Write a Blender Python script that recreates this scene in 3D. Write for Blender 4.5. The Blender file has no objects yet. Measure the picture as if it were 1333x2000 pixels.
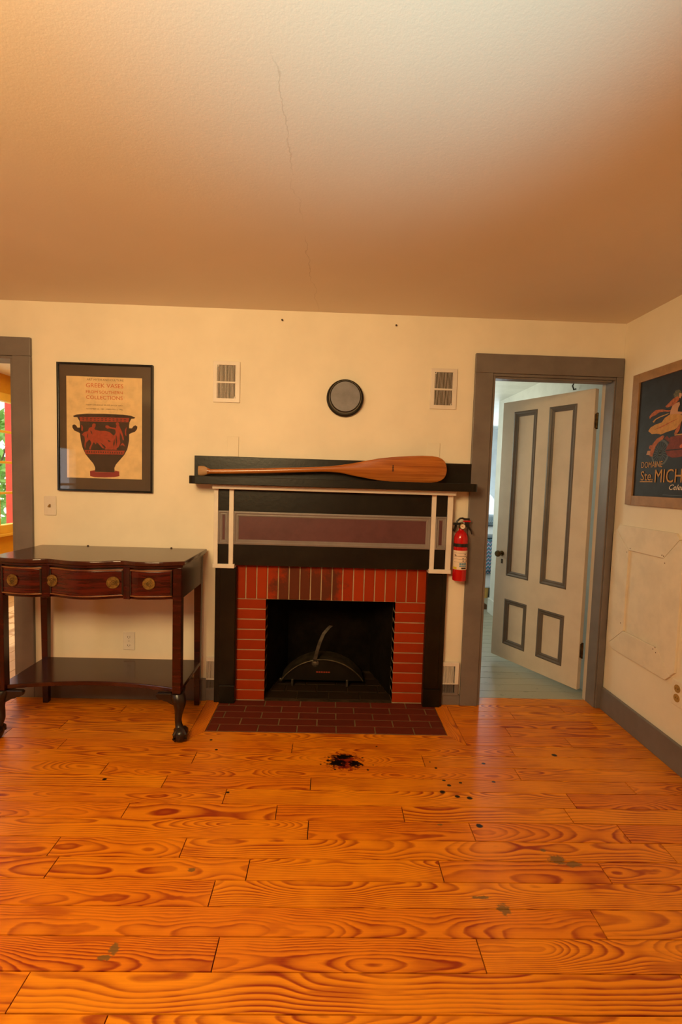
import bpy, bmesh, math, random
import numpy as np
from mathutils import Vector, Matrix
random.seed(7)
S = bpy.context.scene
COL = S.collection

# ------------------------------------------------------------------ camera
def cam_basis(yaw, pitch, roll):
    Rz = Matrix.Rotation(yaw, 3, 'Z'); Rx = Matrix.Rotation(-pitch, 3, 'X'); M = Rz @ Rx
    r, f, u = M.col[0], M.col[1], M.col[2]
    c, s = math.cos(roll), math.sin(roll)
    return (c*r + s*u), f.copy(), (-s*r + c*u)
cd = bpy.data.cameras.new('camera'); cam = bpy.data.objects.new('camera', cd); COL.objects.link(cam)
r_, f_, u_ = cam_basis(-.02349, .06634, .03007)
m3 = Matrix((r_, u_, -f_)).transposed()
cam.matrix_world = Matrix.Translation((0, -2.9, 1.3997)) @ m3.to_4x4()
cd.sensor_fit = 'VERTICAL'; cd.sensor_height = 36; cd.sensor_width = 24
cd.lens = 920.05/2000*36; cd.clip_start = .02
S.camera = cam

# ------------------------------------------------------------------ world, lights, exposure
w = bpy.data.worlds.new('world'); S.world = w; w.use_nodes = True
bg = w.node_tree.nodes['Background']; bg.inputs[0].default_value = (.93, .97, 1, 1); bg.inputs[1].default_value = 2.4
def light(name, typ, loc, energy, color, size=.1, size_y=None, aim=None, spot=None, blend=.5):
    l = bpy.data.lights.new(name, typ); o = bpy.data.objects.new(name, l); COL.objects.link(o)
    o.location = loc; l.energy = energy; l.color = color
    if typ == 'AREA':
        l.size = size
        if size_y: l.shape = 'RECTANGLE'; l.size_y = size_y
    elif typ == 'SUN': l.angle = size
    else: l.shadow_soft_size = size
    if typ == 'SPOT': l.spot_size = spot; l.spot_blend = blend
    if aim is not None:
        o.rotation_euler = (Vector(aim) - Vector(loc)).to_track_quat('-Z', 'Y').to_euler()
    return o
light('sun', 'SUN', (-8, 3, 6), 3.2, (1, .93, .8), .02, aim=(-3.5, 2.2, 0))
# warm room lamp hanging behind the photographer, a little to the left
light('room_lamp', 'AREA', (-.95, -2.9, 2.17), 70, (1, .70, .33), .9, .7, aim=(-.4, 0, 1.05))
light('warm_ceiling_fill', 'SPOT', (-1.7, -3.3, 1.3), 95, (1, .60, .19), .1, aim=(-1.8, -3.5, 2.404), spot=math.radians(104), blend=1)  # added unseen spot: throws warm light on the ceiling to bounce into the room
# the photographer's flash, bounced off the ceiling
light('bounce_flash', 'SPOT', (.25, -2.6, 1.40), 52, (.50, .95, 1.0), .06, aim=(.14, -2.08, 2.404), spot=math.radians(76), blend=1)
# area lights standing in for window daylight in the hallway and bedroom
light('bedroom_daylight', 'AREA', (2.9, 4.45, 1.5), 40, (.93, .99, 1), 1.1, 1.2, aim=(2.2, 3, .9))
light('hallway_daylight', 'AREA', (.76, 1.5, 1.5), 12, (1, .97, .72), .9, 1.1, aim=(1.8, 1.6, 1.2))
light('left_room_fill', 'AREA', (-2.7, 2.4, 2.48), 30, (1, .80, .45), .9, .9, aim=(-2.7, 2.4, 0))  # added fill under the ceiling to brighten the yellow room, not a fixture
S.view_settings.view_transform = 'Standard'; S.view_settings.look = 'None'
S.view_settings.gamma = 1; S.view_settings.exposure = 0; S.view_settings.use_curve_mapping = False

# ------------------------------------------------------------------ materials
class NT:
    def __init__(s, name):
        s.m = bpy.data.materials.new(name); s.m.use_nodes = True
        s.t = s.m.node_tree; s.b = s.t.nodes['Principled BSDF']
    def n(s, typ, **kw):
        x = s.t.nodes.new(typ)
        for k, v in kw.items(): setattr(x, k, v)
        return x
    def L(s, a, b): s.t.links.new(a, b)
    def val(s, x, sock):
        if isinstance(x, (int, float)): sock.default_value = x
        elif isinstance(x, tuple): sock.default_value = (*x, 1) if len(x) == 3 and len(sock.default_value) == 4 else x
        else: s.L(x, sock)
    def math(s, op, a, b=None, c=None, clamp=False):
        x = s.n('ShaderNodeMath', operation=op, use_clamp=clamp)
        for i, v in enumerate((a, b, c)):
            if v is not None: s.val(v, x.inputs[i])
        return x.outputs[0]
    def noise(s, vec, scale, detail=2, rough=.5, dist=0):
        x = s.n('ShaderNodeTexNoise'); x.inputs['Scale'].default_value = scale
        x.inputs['Detail'].default_value = detail; x.inputs['Roughness'].default_value = rough
        x.inputs['Distortion'].default_value = dist
        if vec is not None: s.L(vec, x.inputs['Vector'])
        return x.outputs['Fac']
    def mix(s, f, a, b, blend='MIX'):
        x = s.n('ShaderNodeMix', data_type='RGBA', blend_type=blend)
        s.val(f, x.inputs[0]); s.val(a, x.inputs[6]); s.val(b, x.inputs[7])
        return x.outputs[2]
    def ramp(s, f, pts):
        x = s.n('ShaderNodeValToRGB'); e = x.color_ramp.elements
        while len(e) < len(pts): e.new(.5)
        for i, (p, c) in enumerate(pts):
            e[i].position = p; e[i].color = (*c, 1) if isinstance(c, tuple) else (c, c, c, 1)
        s.L(f, x.inputs[0]); return x.outputs[0]
    def smooth(s, v, lo, hi):
        x = s.n('ShaderNodeMapRange', interpolation_type='SMOOTHSTEP')
        s.L(v, x.inputs[0]); x.inputs[1].default_value = lo; x.inputs[2].default_value = hi
        return x.outputs[0]
    def bump(s, h, strength=.2, dist=.002):
        x = s.n('ShaderNodeBump'); x.inputs['Strength'].default_value = strength; x.inputs['Distance'].default_value = dist
        s.L(h, x.inputs['Height']); s.L(x.outputs[0], s.b.inputs['Normal'])
    def vec(s, v, sc=(1, 1, 1), loc=None):
        x = s.n('ShaderNodeMapping'); x.inputs['Scale'].default_value = sc
        if loc is not None: s.L(loc, x.inputs['Location'])
        s.L(v, x.inputs['Vector']); return x.outputs[0]
    def set(s, **kw):
        nm = dict(color='Base Color', rough='Roughness', metal='Metallic', spec='Specular IOR Level', coat='Coat Weight', coatr='Coat Roughness')
        for k, v in kw.items(): s.val(v, s.b.inputs[nm[k]])
        return s.m

M = {}
def paint(name, col, rough=.5, var=.08, bump=.15, bscale=60, vscale=6, spec=.4, metal=0, col2=None):
    t = NT(name); pos = t.n('ShaderNodeNewGeometry').outputs['Position']
    f = t.noise(pos, vscale, 4, .6)
    c2 = col2 or tuple(max(0, c*(1-2.2*var)) for c in col)
    f2 = t.smooth(f, .3, .75)
    t.set(color=t.mix(f2, tuple(c*(1+var*.4) for c in col), c2), rough=rough, spec=spec, metal=metal)
    if bump: t.bump(t.noise(pos, bscale, 3), bump, .002)
    M[name] = t.m; return t.m
paint('wall', (.84, .75, .60), .65, .04, .12, 45, 2.2)
paint('white_trim', (.76, .68, .60), .42, .05, .08, 80)
paint('door_white', (.66, .58, .48), .42, .04, .06, 70)
paint('panel_white', (.80, .70, .55), .5, .05, .1, 60, 9)
paint('grey_trim', (.178, .150, .138), .42, .08, .1, 70)
paint('grey_mould', (.235, .20, .19), .4, .08, .1, 80)
paint('door_mould', (.125, .105, .09), .4, .08, .1, 80)
paint('black', (.0065, .0045, .003), .34, .15, .25, 50, 8, spec=.28, col2=(.013, .010, .006))
paint('purple', (.115, .042, .045), .38, .10, .15, 60, 10)
paint('soot', (.0035, .0022, .0014), .95, .3, .6, 40, 9, spec=.1, col2=(.011, .007, .004))
paint('mortar', (.46, .32, .19), .9, .15, .4, 120)
paint('mortar_dark', (.20, .13, .06), .9, .2, .4, 120)
paint('hall_wall', (.80, .82, .78), .6, .04, .1, 40)
paint('bed_wall', (.78, .83, .86), .6, .04, .1, 40)
paint('yellow_wall', (.66, .30, .012), .55, .05, .1, 40)
paint('yellow_frame', (.74, .42, .05), .45, .05, .1, 60)
paint('mat_brown', (.085, .055, .035), .6, .05, .05, 200)
paint('frame_black', (.010, .009, .009), .25, .05, 0)
paint('pale_frame', (.36, .20, .085), .5, .10, .1, 120, 18)
paint('paper', (.80, .58, .30), .7, .07, 0, 60, 22)
paint('poster_blue', (.019, .019, .024), .55, .2, 0, 60, 14, col2=(.012, .010, .010))
paint('print_dark', (.045, .022, .014), .6, .2, 0, 60, 30)
paint('print_red', (.36, .045, .015), .6, .12, 0, 60, 60)
paint('print_rose', (.30, .03, .03), .6, .1, 0)
paint('print_text_red', (.62, .13, .03), .6, .05, 0)
paint('print_text_brown', (.22, .12, .06), .6, .05, 0)
paint('print_gold', (.55, .27, .06), .6, .1, 0, 60, 60)
paint('print_orange', (.45, .12, .03), .6, .2, 0, 60, 60)
paint('print_maroon', (.20, .035, .015), .6, .2, 0, 60, 40)
paint('print_skin', (.55, .28, .15), .6, .1, 0)
paint('print_hair', (.14, .13, .08), .6, .3, 0, 60, 200)
paint('print_steel', (.10, .12, .13), .6, .2, 0)
paint('print_black', (.012, .009, .008), .6, .1, 0)
paint('red_enamel', (.50, .004, .006), .18, .05, .02, 200, spec=.6)
paint('black_plastic', (.012, .011, .010), .4, .1, .05, 200)
paint('label_paper', (.82, .66, .52), .5, .05, 0)
paint('label_blue', (.10, .28, .45), .5, .1, 0)
paint('label_yellow', (.75, .55, .02), .5, .1, 0)
paint('label_ink', (.05, .035, .03), .5, .1, 0)
paint('brass', (.30, .18, .045), .45, .3, .3, 160, 60, metal=.75)
paint('old_brass', (.14, .09, .03), .35, .3, .2, 160, 40, metal=.8)
paint('steel', (.19, .16, .12), .45, .3, .2, 160, 40, metal=.8)
paint('iron', (.07, .055, .04), .5, .3, .3, 90, 20, metal=.5)
paint('hood_steel', (.10, .075, .045), .5, .3, .3, 90, 16, metal=.6)
paint('disc_grey', (.21, .20, .215), .45, .12, .05, 100, 12)
paint('disc_black', (.010, .008, .007), .22, .1, .0)
paint('dark_slot', (.02, .016, .012), .8, .1, 0)
paint('vent_back', (.045, .034, .022), .8, .1, 0)
paint('ochre_slot', (.42, .24, .06), .5, .2, 0)
paint('ash', (.022, .015, .008), .95, .3, .7, 30, 12, spec=.1, col2=(.075, .045, .022))
paint('red_post', (.62, .05, .02), .5, .05, 0)
paint('leaf', (.10, .30, .04), .6, .3, 0, 60, 3, col2=(.30, .45, .12))
paint('bark', (.14, .09, .05), .8, .2, .3)
paint('lawn', (.62, .66, .48), .9, .1, 0, 60, 1)
paint('pillow_white', (.86, .88, .90), .8, .03, .1, 30)
paint('pine', (.75, .42, .10), .5, .1, .1)
paint('brown_wood', (.16, .075, .03), .5, .15, .1)
paint('cord_black', (.015, .013, .012), .5, .1, 0)

# ceiling: orange-peel plaster with one long hairline crack
t = NT('ceiling'); pos = t.n('ShaderNodeNewGeometry').outputs['Position']
sx = t.n('ShaderNodeSeparateXYZ'); t.L(pos, sx.inputs[0])
wob = t.math('MULTIPLY', t.math('SUBTRACT', t.noise(pos, 3.2, 5, .65), .5), .12)
cx_ = t.math('ADD', t.math('ADD', -.105, wob), t.math('MULTIPLY', sx.outputs[1], .035))
dd = t.math('ABSOLUTE', t.math('SUBTRACT', sx.outputs[0], cx_))
crack = t.math('SUBTRACT', 1, t.smooth(dd, .0006, .0026))
fade = t.smooth(t.noise(pos, 2.6, 2), .40, .55)
crack = t.math('MULTIPLY', t.math('MULTIPLY', crack, fade), .28)
base = t.mix(t.smooth(t.noise(pos, 1.4, 3), .3, .75), (.82, .75, .64), (.78, .71, .60))
t.set(color=t.mix(crack, base, (.35, .28, .2)), rough=.75, spec=.2)
t.bump(t.noise(pos, 120, 3, .6), .12, .003); M['ceiling'] = t.m

# varnished heart-pine boards: growth rings cut by the board surface
def wood_floor(name, light_c, mid_c, dark_c, rough, freq=210, stains=False, bumpy=.12, contrast=1.0):
    t = NT(name)
    tc = t.n('ShaderNodeTexCoord').outputs['Object']; rnd = t.n('ShaderNodeObjectInfo').outputs['Random']
    pos = t.n('ShaderNodeNewGeometry').outputs['Position']
    r2 = t.math('FRACT', t.math('MULTIPLY', rnd, 17.31)); r3 = t.math('FRACT', t.math('MULTIPLY', rnd, 53.77)); r4 = t.math('FRACT', t.math('MULTIPLY', rnd, 91.13))
    off = t.n('ShaderNodeCombineXYZ'); t.L(t.math('MULTIPLY', rnd, 40), off.inputs[0]); t.L(t.math('MULTIPLY', r2, 40), off.inputs[1]); t.L(t.math('MULTIPLY', r3, 40), off.inputs[2])
    v1 = t.n('ShaderNodeVectorMath', operation='ADD'); t.L(t.vec(tc, (1.0, 1.6, 1)), v1.inputs[0]); t.L(off.outputs[0], v1.inputs[1])
    v2 = t.n('ShaderNodeVectorMath', operation='ADD'); t.L(t.vec(tc, (5, 16, 1)), v2.inputs[0]); t.L(off.outputs[0], v2.inputs[1])
    s = t.n('ShaderNodeSeparateXYZ'); t.L(tc, s.inputs[0])
    n1 = t.noise(v1.outputs[0], 1.5, 2, .5)
    n2 = t.noise(v2.outputs[0], 1.0, 3, .55)
    depth = t.math('ADD', t.math('ADD', .035, t.math('MULTIPLY', r2, .05)), t.math('MULTIPLY', t.math('SUBTRACT', n1, .5), .13))
    depth = t.math('ADD', depth, t.math('MULTIPLY', s.outputs[0], t.math('MULTIPLY', t.math('SUBTRACT', r3, .5), .03)))
    dy = t.math('ADD', s.outputs[1], t.math('MULTIPLY', t.math('SUBTRACT', r4, .5), .13))
    dy = t.math('ADD', dy, t.math('MULTIPLY', t.math('SUBTRACT', n2, .5), .012))
    rr = t.math('SQRT', t.math('ADD', t.math('MULTIPLY', dy, dy), t.math('MULTIPLY', depth, depth)))
    rr = t.math('ADD', rr, t.math('MULTIPLY', t.math('SUBTRACT', n2, .5), .006))
    ring = t.math('FRACT', t.math('MULTIPLY', rr, t.math('MULTIPLY', freq, t.math('ADD', .65, t.math('MULTIPLY', r3, 1.1)))))
    late = t.ramp(ring, [(0, 0.05), (.25, .10), (.55, .42), (.78, .88), (.88, .80), (1, 0.05)])
    amp = t.math('ADD', .40, t.math('MULTIPLY', t.smooth(t.noise(v1.outputs[0], 4.0, 3, .6), .30, .70), .80))
    late = t.math('MULTIPLY', late, amp)
    patch = t.math('MULTIPLY', t.smooth(t.noise(v2.outputs[0], .55, 3, .55), .56, .70), .55)
    late = t.math('MAXIMUM', late, patch)
    fib = t.noise(t.vec(tc, (6, 260, 1), off.outputs[0]), 1, 3, .6)
    late = t.math('ADD', late, t.math('MULTIPLY', t.math('SUBTRACT', fib, .5), .55), clamp=True)
    late = t.math('MULTIPLY', late, contrast)
    tone = t.mix(t.math('MULTIPLY', t.math('ADD', t.math('MULTIPLY', r4, .7), t.math('MULTIPLY', t.noise(v1.outputs[0], 2.5, 2), .5)), .75), light_c, mid_c)
    col = t.mix(late, tone, dark_c)
    spk = t.smooth(t.noise(t.vec(pos, (14, 40, 1)), 5, 3, .7), .70, .78)
    col = t.mix(t.math('MULTIPLY', spk, .55), col, tuple(c*.25 for c in dark_c))
    if stains:
        sp = t.n('ShaderNodeSeparateXYZ'); t.L(pos, sp.inputs[0])
        nz = t.math('SUBTRACT', t.noise(t.vec(pos, (34, 52, 1)), 1, 5, .7), .5)
        nzf = t.math('SUBTRACT', t.noise(t.vec(pos, (60, 80, 1)), 1, 3, .6), .5)
        def blob(x, y, rx, ry, amp, nn, soft=.25):
            a = t.math('DIVIDE', t.math('SUBTRACT', sp.outputs[0], x), rx); b = t.math('DIVIDE', t.math('SUBTRACT', sp.outputs[1], y), ry)
            d = t.math('SQRT', t.math('ADD', t.math('MULTIPLY', a, a), t.math('MULTIPLY', b, b)))
            d = t.math('ADD', d, t.math('MULTIPLY', nn, amp))
            return t.math('SUBTRACT', 1, t.smooth(d, 1-soft, 1+soft))
        red = blob(.108, -.634, .074, .062, 4.6, nz)
        blk = t.math('MAXIMUM', blob(.072, -.642, .046, .032, 4.2, nz), blob(.158, -.650, .032, .026, 4.4, nz))
        blk = t.math('MAXIMUM', blk, blob(.100, -.594, .052, .018, 4.2, nz))
        col = t.mix(t.math('MULTIPLY', red, .92), col, (.19, .004, .003))
        col = t.mix(blk, col, (.004, .002, .002))
        dots = None
        for x, y, r in [(.549, -.856, .013), (.576, -.771, .009), (.591, -.808, .010), (.65, -.788, .008), (.609, -.886, .011), (.662, -.895, .012), (.652, -1.065, .014), (.559, -.676, .007), (.539, -.626, .005), (.282, -.496, .006), (.81, -.632, .010), (1.212, -.549, .014), (.811, -.777, .009), (.22, -.70, .006), (.03, -.60, .006), (-.01, -.66, .005), (.06, -.70, .006), (.20, -.60, .006), (.25, -.66, .004), (-.55, -.55, .008), (-1.0, -.80, .010), (-.42, -.88, .008), (-.60, -.46, .008)]:
            d = blob(x, y, r, r*.8, .8, nzf)
            dots = d if dots is None else t.math('MAXIMUM', dots, d)
        col = t.mix(dots, col, (.010, .004, .002))
        bare = None
        for x, y, rx, ry in [(.895, -1.235, .030, .020), (.945, -1.255, .026, .014), (.614, -1.443, .020, .020), (.86, -1.19, .012, .007), (-.457, -1.297, .014, .008), (-.60, -1.585, .014, .016), (-.62, -1.61, .02, .008), (.49, -1.06, .010, .005), (.55, -1.40, .03, .006)]:
            d = blob(x, y, rx, ry, 2.0, nzf)
            bare = d if bare is None else t.math('MAXIMUM', bare, d)
        col = t.mix(t.math('MULTIPLY', bare, .85), col, (.17, .095, .025))
        # pale scuffs that follow scratches
        scr = t.smooth(t.noise(t.vec(pos, (9, 55, 1)), 3.1, 4, .75), .715, .75)
        col = t.mix(t.math('MULTIPLY', scr, .5), col, (.30, .19, .05))
    t.set(color=col, rough=t.math('ADD', rough, t.math('MULTIPLY', fib, .14)), spec=.45)
    t.bump(t.math('ADD', t.math('MULTIPLY', late, -.5), fib), bumpy, .0015)
    M[name] = t.m; return t.m
wood_floor('floor_wood', (.92, .325, .006), (.68, .155, .004), (.30, .030, .003), .26, freq=120)
wood_floor('floor_wood_marked', (.92, .325, .006), (.68, .155, .004), (.30, .030, .003), .26, freq=120, stains=True)
MARKS = [(.108, -.632), (.03, -.60), (.20, -.66), (.549, -.856), (.576, -.771), (.591, -.808), (.65, -.788), (.609, -.886), (.662, -.895), (.652, -1.065), (.559, -.676), (.539, -.626), (.282, -.496), (.81, -.632), (1.212, -.549), (.811, -.777), (-.55, -.55), (-1.0, -.80), (-.42, -.88), (-.60, -.46), (.90, -1.24), (.95, -1.255), (.614, -1.443), (.86, -1.19), (-.457, -1.297), (-.60, -1.585), (-.62, -1.61), (.49, -1.06), (.55, -1.40)]
wood_floor('left_floor_wood', (.70, .48, .24), (.60, .38, .18), (.40, .2, .08), .35, contrast=.5)
paint('floor_gap', (.035, .014, .006), .9, .2, 0)

# grey-green painted boards, worn
t = NT('hall_floor'); pos = t.n('ShaderNodeNewGeometry').outputs['Position']; rnd = t.n('ShaderNodeObjectInfo').outputs['Random']
c = t.mix(t.math('MULTIPLY', rnd, .6), (.42, .405, .31), (.35, .34, .26))
wr = t.smooth(t.noise(t.vec(pos, (10, 26, 1)), 1.2, 5, .7), .60, .68)
c = t.mix(t.math('MULTIPLY', wr, .6), c, (.07, .13, .085))
t.set(color=c, rough=.38); t.bump(t.noise(t.vec(pos, (6, 60, 1)), 1, 3), .1, .002); M['hall_floor'] = t.m

# wood for furniture / oar: streaks along local x
def streak(name, a, b, rough, sc=(3, 40, 40), coat=0, spec=.5, wear=None):
    t = NT(name); tc = t.n('ShaderNodeTexCoord').outputs['Object']
    f = t.noise(t.vec(tc, sc), 1, 4, .6, .4)
    c = t.mix(t.smooth(f, .32, .68), a, b)
    if wear:
        c = t.mix(t.math('MULTIPLY', t.smooth(t.noise(tc, 22, 4, .7), .66, .74), .6), c, wear)
    t.set(color=c, rough=rough, spec=spec, coat=coat, coatr=.08); M[name] = t.m; return t.m
streak('mahogany', (.042, .0035, .002), (.015, .0016, .0012), .26, (5, 5, 60))
streak('mahogany_top', (.060, .016, .009), (.035, .008, .005), .16, (3, 50, 5), wear=(.015, .005, .003))
streak('mahogany_drawer', (.080, .007, .003), (.020, .0022, .0016), .24, (6, 6, 70))
streak('mahogany_dark', (.018, .009, .006), (.010, .005, .004), .30, (5, 5, 40))
streak('bead_wood', (.26, .10, .03), (.10, .02, .008), .35, (8, 8, 60))
streak('oar_wood', (.46, .145, .022), (.27, .070, .010), .27, (2.2, 40, 60), coat=.3)
streak('oar_bare', (.46, .26, .12), (.34, .17, .07), .6, (4, 40, 60))

def brick_mat(name, a, b, soot):
    t = NT(name); pos = t.n('ShaderNodeNewGeometry').outputs['Position']; rnd = t.n('ShaderNodeObjectInfo').outputs['Random']
    f = t.noise(pos, 16, 4, .65)
    c = t.mix(t.math('ADD', t.math('MULTIPLY', rnd, .5), t.math('MULTIPLY', f, .5)), a, b)
    sp = t.n('ShaderNodeSeparateXYZ'); t.L(pos, sp.inputs[0])
    if soot:   # smoke stain that rose from the opening, left of centre
        dx = t.math('DIVIDE', t.math('ADD', sp.outputs[0], .14), .26); dz = t.math('DIVIDE', t.math('SUBTRACT', sp.outputs[2], .72), .22)
        d = t.math('SQRT', t.math('ADD', t.math('MULTIPLY', dx, dx), t.math('MULTIPLY', dz, dz)))
        d = t.math('ADD', d, t.math('MULTIPLY', t.math('SUBTRACT', t.noise(pos, 9, 5, .7), .5), 2.0))
        k = t.math('SUBTRACT', 1, t.smooth(d, .5, 1.05))
        c = t.mix(t.math('MULTIPLY', k, .8), c, (.05, .022, .010))
    t.set(color=c, rough=.6, spec=.15); t.bump(t.noise(pos, 140, 3), .25, .002); M[name] = t.m
brick_mat('brick', (.36, .036, .003), (.25, .022, .002), True)
brick_mat('hearth_brick', (.150, .024, .011), (.085, .015, .008), False)
brick_mat('ash_brick', (.034, .018, .008), (.014, .008, .004), False)

# patterned woven blanket
t = NT('blanket'); tc = t.n('ShaderNodeTexCoord').outputs['Object']; s = t.n('ShaderNodeSeparateXYZ'); t.L(tc, s.inputs[0])
zz = t.math('ADD', s.outputs[2], t.math('MULTIPLY', t.math('PINGPONG', s.outputs[0], .022), 1.2))
st = t.math('FRACT', t.math('MULTIPLY', zz, 22))
c = t.ramp(st, [(0, (.02, .06, .10)), (.25, (.03, .22, .32)), (.5, (.45, .55, .62)), (.62, (.55, .22, .40)), (.8, (.02, .04, .06)), (1, (.20, .32, .42))])
t.set(color=c, rough=.85); M['blanket'] = t.m
t = NT('grey_pillow'); tc = t.n('ShaderNodeTexCoord').outputs['Object']; ck = t.n('ShaderNodeTexChecker'); ck.inputs['Scale'].default_value = 90
ck.inputs[1].default_value = (.30, .38, .44, 1); ck.inputs[2].default_value = (.12, .17, .21, 1); t.L(tc, ck.inputs[0])
t.set(color=ck.outputs[0], rough=.85); M['grey_pillow'] = t.m

# clear glazing: transparent with a reflecting surface
def glass(name, refl=1.0):
    t = NT(name); t.t.nodes.remove(t.b)
    lw = t.n('ShaderNodeLayerWeight'); lw.inputs[0].default_value = .5
    fr = t.math('ADD', .04, t.math('MULTIPLY', t.math('POWER', lw.outputs['Facing'], 5.0), .96))
    tr = t.n('ShaderNodeBsdfTransparent'); gl = t.n('ShaderNodeBsdfGlossy'); gl.inputs['Roughness'].default_value = .02
    mx = t.n('ShaderNodeMixShader'); t.L(t.math('MULTIPLY', fr, refl), mx.inputs[0]); t.L(tr.outputs[0], mx.inputs[1]); t.L(gl.outputs[0], mx.inputs[2])
    t.L(mx.outputs[0], t.n('ShaderNodeOutputMaterial').inputs[0])
    for o in [x for x in t.t.nodes if x.type == 'OUTPUT_MATERIAL' and not x.inputs[0].links]: t.t.nodes.remove(o)
    M[name] = t.m
glass('glass')

# ------------------------------------------------------------------ geometry helpers
class B:
    def __init__(s): s.v = []; s.f = []
    def add(s, v, f):
        k = len(s.v); s.v += [tuple(p) for p in v]; s.f += [tuple(i+k for i in q) for q in f]; return s
    def box(s, x0, x1, y0, y1, z0, z1):
        return s.add([(x0,y0,z0),(x1,y0,z0),(x1,y1,z0),(x0,y1,z0),(x0,y0,z1),(x1,y0,z1),(x1,y1,z1),(x0,y1,z1)],
                     [(3,2,1,0),(4,5,6,7),(0,1,5,4),(1,2,6,5),(2,3,7,6),(3,0,4,7)])
    def prism(s, poly, a0, a1, axis='z'):
        """poly: 2-D points; extruded along axis. z: (x,y); y: (x,z); x: (y,z)."""
        mk = {'z': lambda p, a: (p[0], p[1], a), 'y': lambda p, a: (p[0], a, p[1]), 'x': lambda p, a: (a, p[0], p[1])}[axis]
        n = len(poly); v = [mk(p, a0) for p in poly] + [mk(p, a1) for p in poly]
        f = [tuple(range(n))[::-1], tuple(range(n, 2*n))] + [(i, (i+1) % n, n+(i+1) % n, n+i) for i in range(n)]
        return s.add(v, f)
    def loft(s, rings, cap=True):
        n = len(rings[0]); v = [p for r in rings for p in r]; f = []
        for i in range(len(rings)-1):
            for j in range(n):
                f.append((i*n+j, i*n+(j+1) % n, (i+1)*n+(j+1) % n, (i+1)*n+j))
        if cap: f += [tuple(range(n))[::-1], tuple(range((len(rings)-1)*n, len(rings)*n))]
        return s.add(v, f)
    def lathe(s, prof, c, axis='z', n=28):
        """prof: (radius, offset along axis)."""
        rings = []
        for r, h in prof:
            ring = []
            for k in range(n):
                a = 2*math.pi*k/n; u, w_ = r*math.cos(a), r*math.sin(a)
                ring.append({'z': (c[0]+u, c[1]+w_, c[2]+h), 'y': (c[0]+u, c[1]+h, c[2]+w_), 'x': (c[0]+h, c[1]+u, c[2]+w_)}[axis])
            rings.append(ring)
        return s.loft(rings)
    def tube(s, path, r, n=10):
        P = [Vector(p) for p in path]; R = r if isinstance(r, (list, tuple)) else [r]*len(P); rings = []
        up = Vector((0, 0, 1))
        for i, p in enumerate(P):
            d = (P[min(i+1, len(P)-1)] - P[max(i-1, 0)]).normalized()
            a = d.cross(up if abs(d.dot(up)) < .95 else Vector((0, 1, 0))).normalized(); b = d.cross(a)
            rings.append([p + R[i]*(math.cos(2*math.pi*k/n)*a + math.sin(2*math.pi*k/n)*b) for k in range(n)])
        return s.loft(rings)
    def flat(s, poly, mk):
        return s.add([mk(p) for p in poly], [tuple(range(len(poly)))])

OFF = {}
def build(name, b, mat, parent=None, bevel=0, smooth=False, origin=None, local=False, seg=2):
    me = bpy.data.meshes.new(name)
    base = Vector((0, 0, 0)) if (local or parent is None) else OFF[parent]
    o0 = Vector(origin) if origin is not None else base
    me.from_pydata([tuple(Vector(p) - o0) for p in b.v], [], b.f)
    bm = bmesh.new(); bm.from_mesh(me); bmesh.ops.recalc_face_normals(bm, faces=bm.faces); bm.to_mesh(me); bm.free()
    me.materials.append(M[mat] if isinstance(mat, str) else mat)
    o = bpy.data.objects.new(name, me); COL.objects.link(o)
    if parent: o.parent = parent
    if origin is not None: o.location = o0 - base
    OFF[o] = o0
    if smooth:
        for p in me.polygons: p.use_smooth = True
        try: me.set_sharp_from_angle(angle=math.radians(38))
        except Exception: pass
    if bevel:
        md = o.modifiers.new('bevel', 'BEVEL'); md.width = bevel; md.segments = seg; md.limit_method = 'ANGLE'; md.angle_limit = math.radians(40)
    return o
def tag(o, label, cat, group=None, kind=None):
    o['label'] = label; o['category'] = cat
    if group: o['group'] = group
    if kind: o['kind'] = kind
    return o
def thing(name, label, cat, loc=(0, 0, 0), group=None, rotz=0, kind=None):
    o = bpy.data.objects.new(name, None); COL.objects.link(o); o.location = loc; o.rotation_euler = (0, 0, rotz); o.empty_display_size = .05
    OFF[o] = Vector(loc); return tag(o, label, cat, group, kind)
def struct(name, b, mat, label, cat, **kw):
    return tag(build(name, b, mat, **kw), label, cat, kind='structure')
def copy_tree(o, parent=None, delta=Vector((0, 0, 0))):
    c = o.copy(); COL.objects.link(c); c.parent = parent; OFF[c] = OFF[o] + delta
    if parent is None: c.location = o.location + delta
    for ch in list(o.children): copy_tree(ch, c, delta)
    return c
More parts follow.
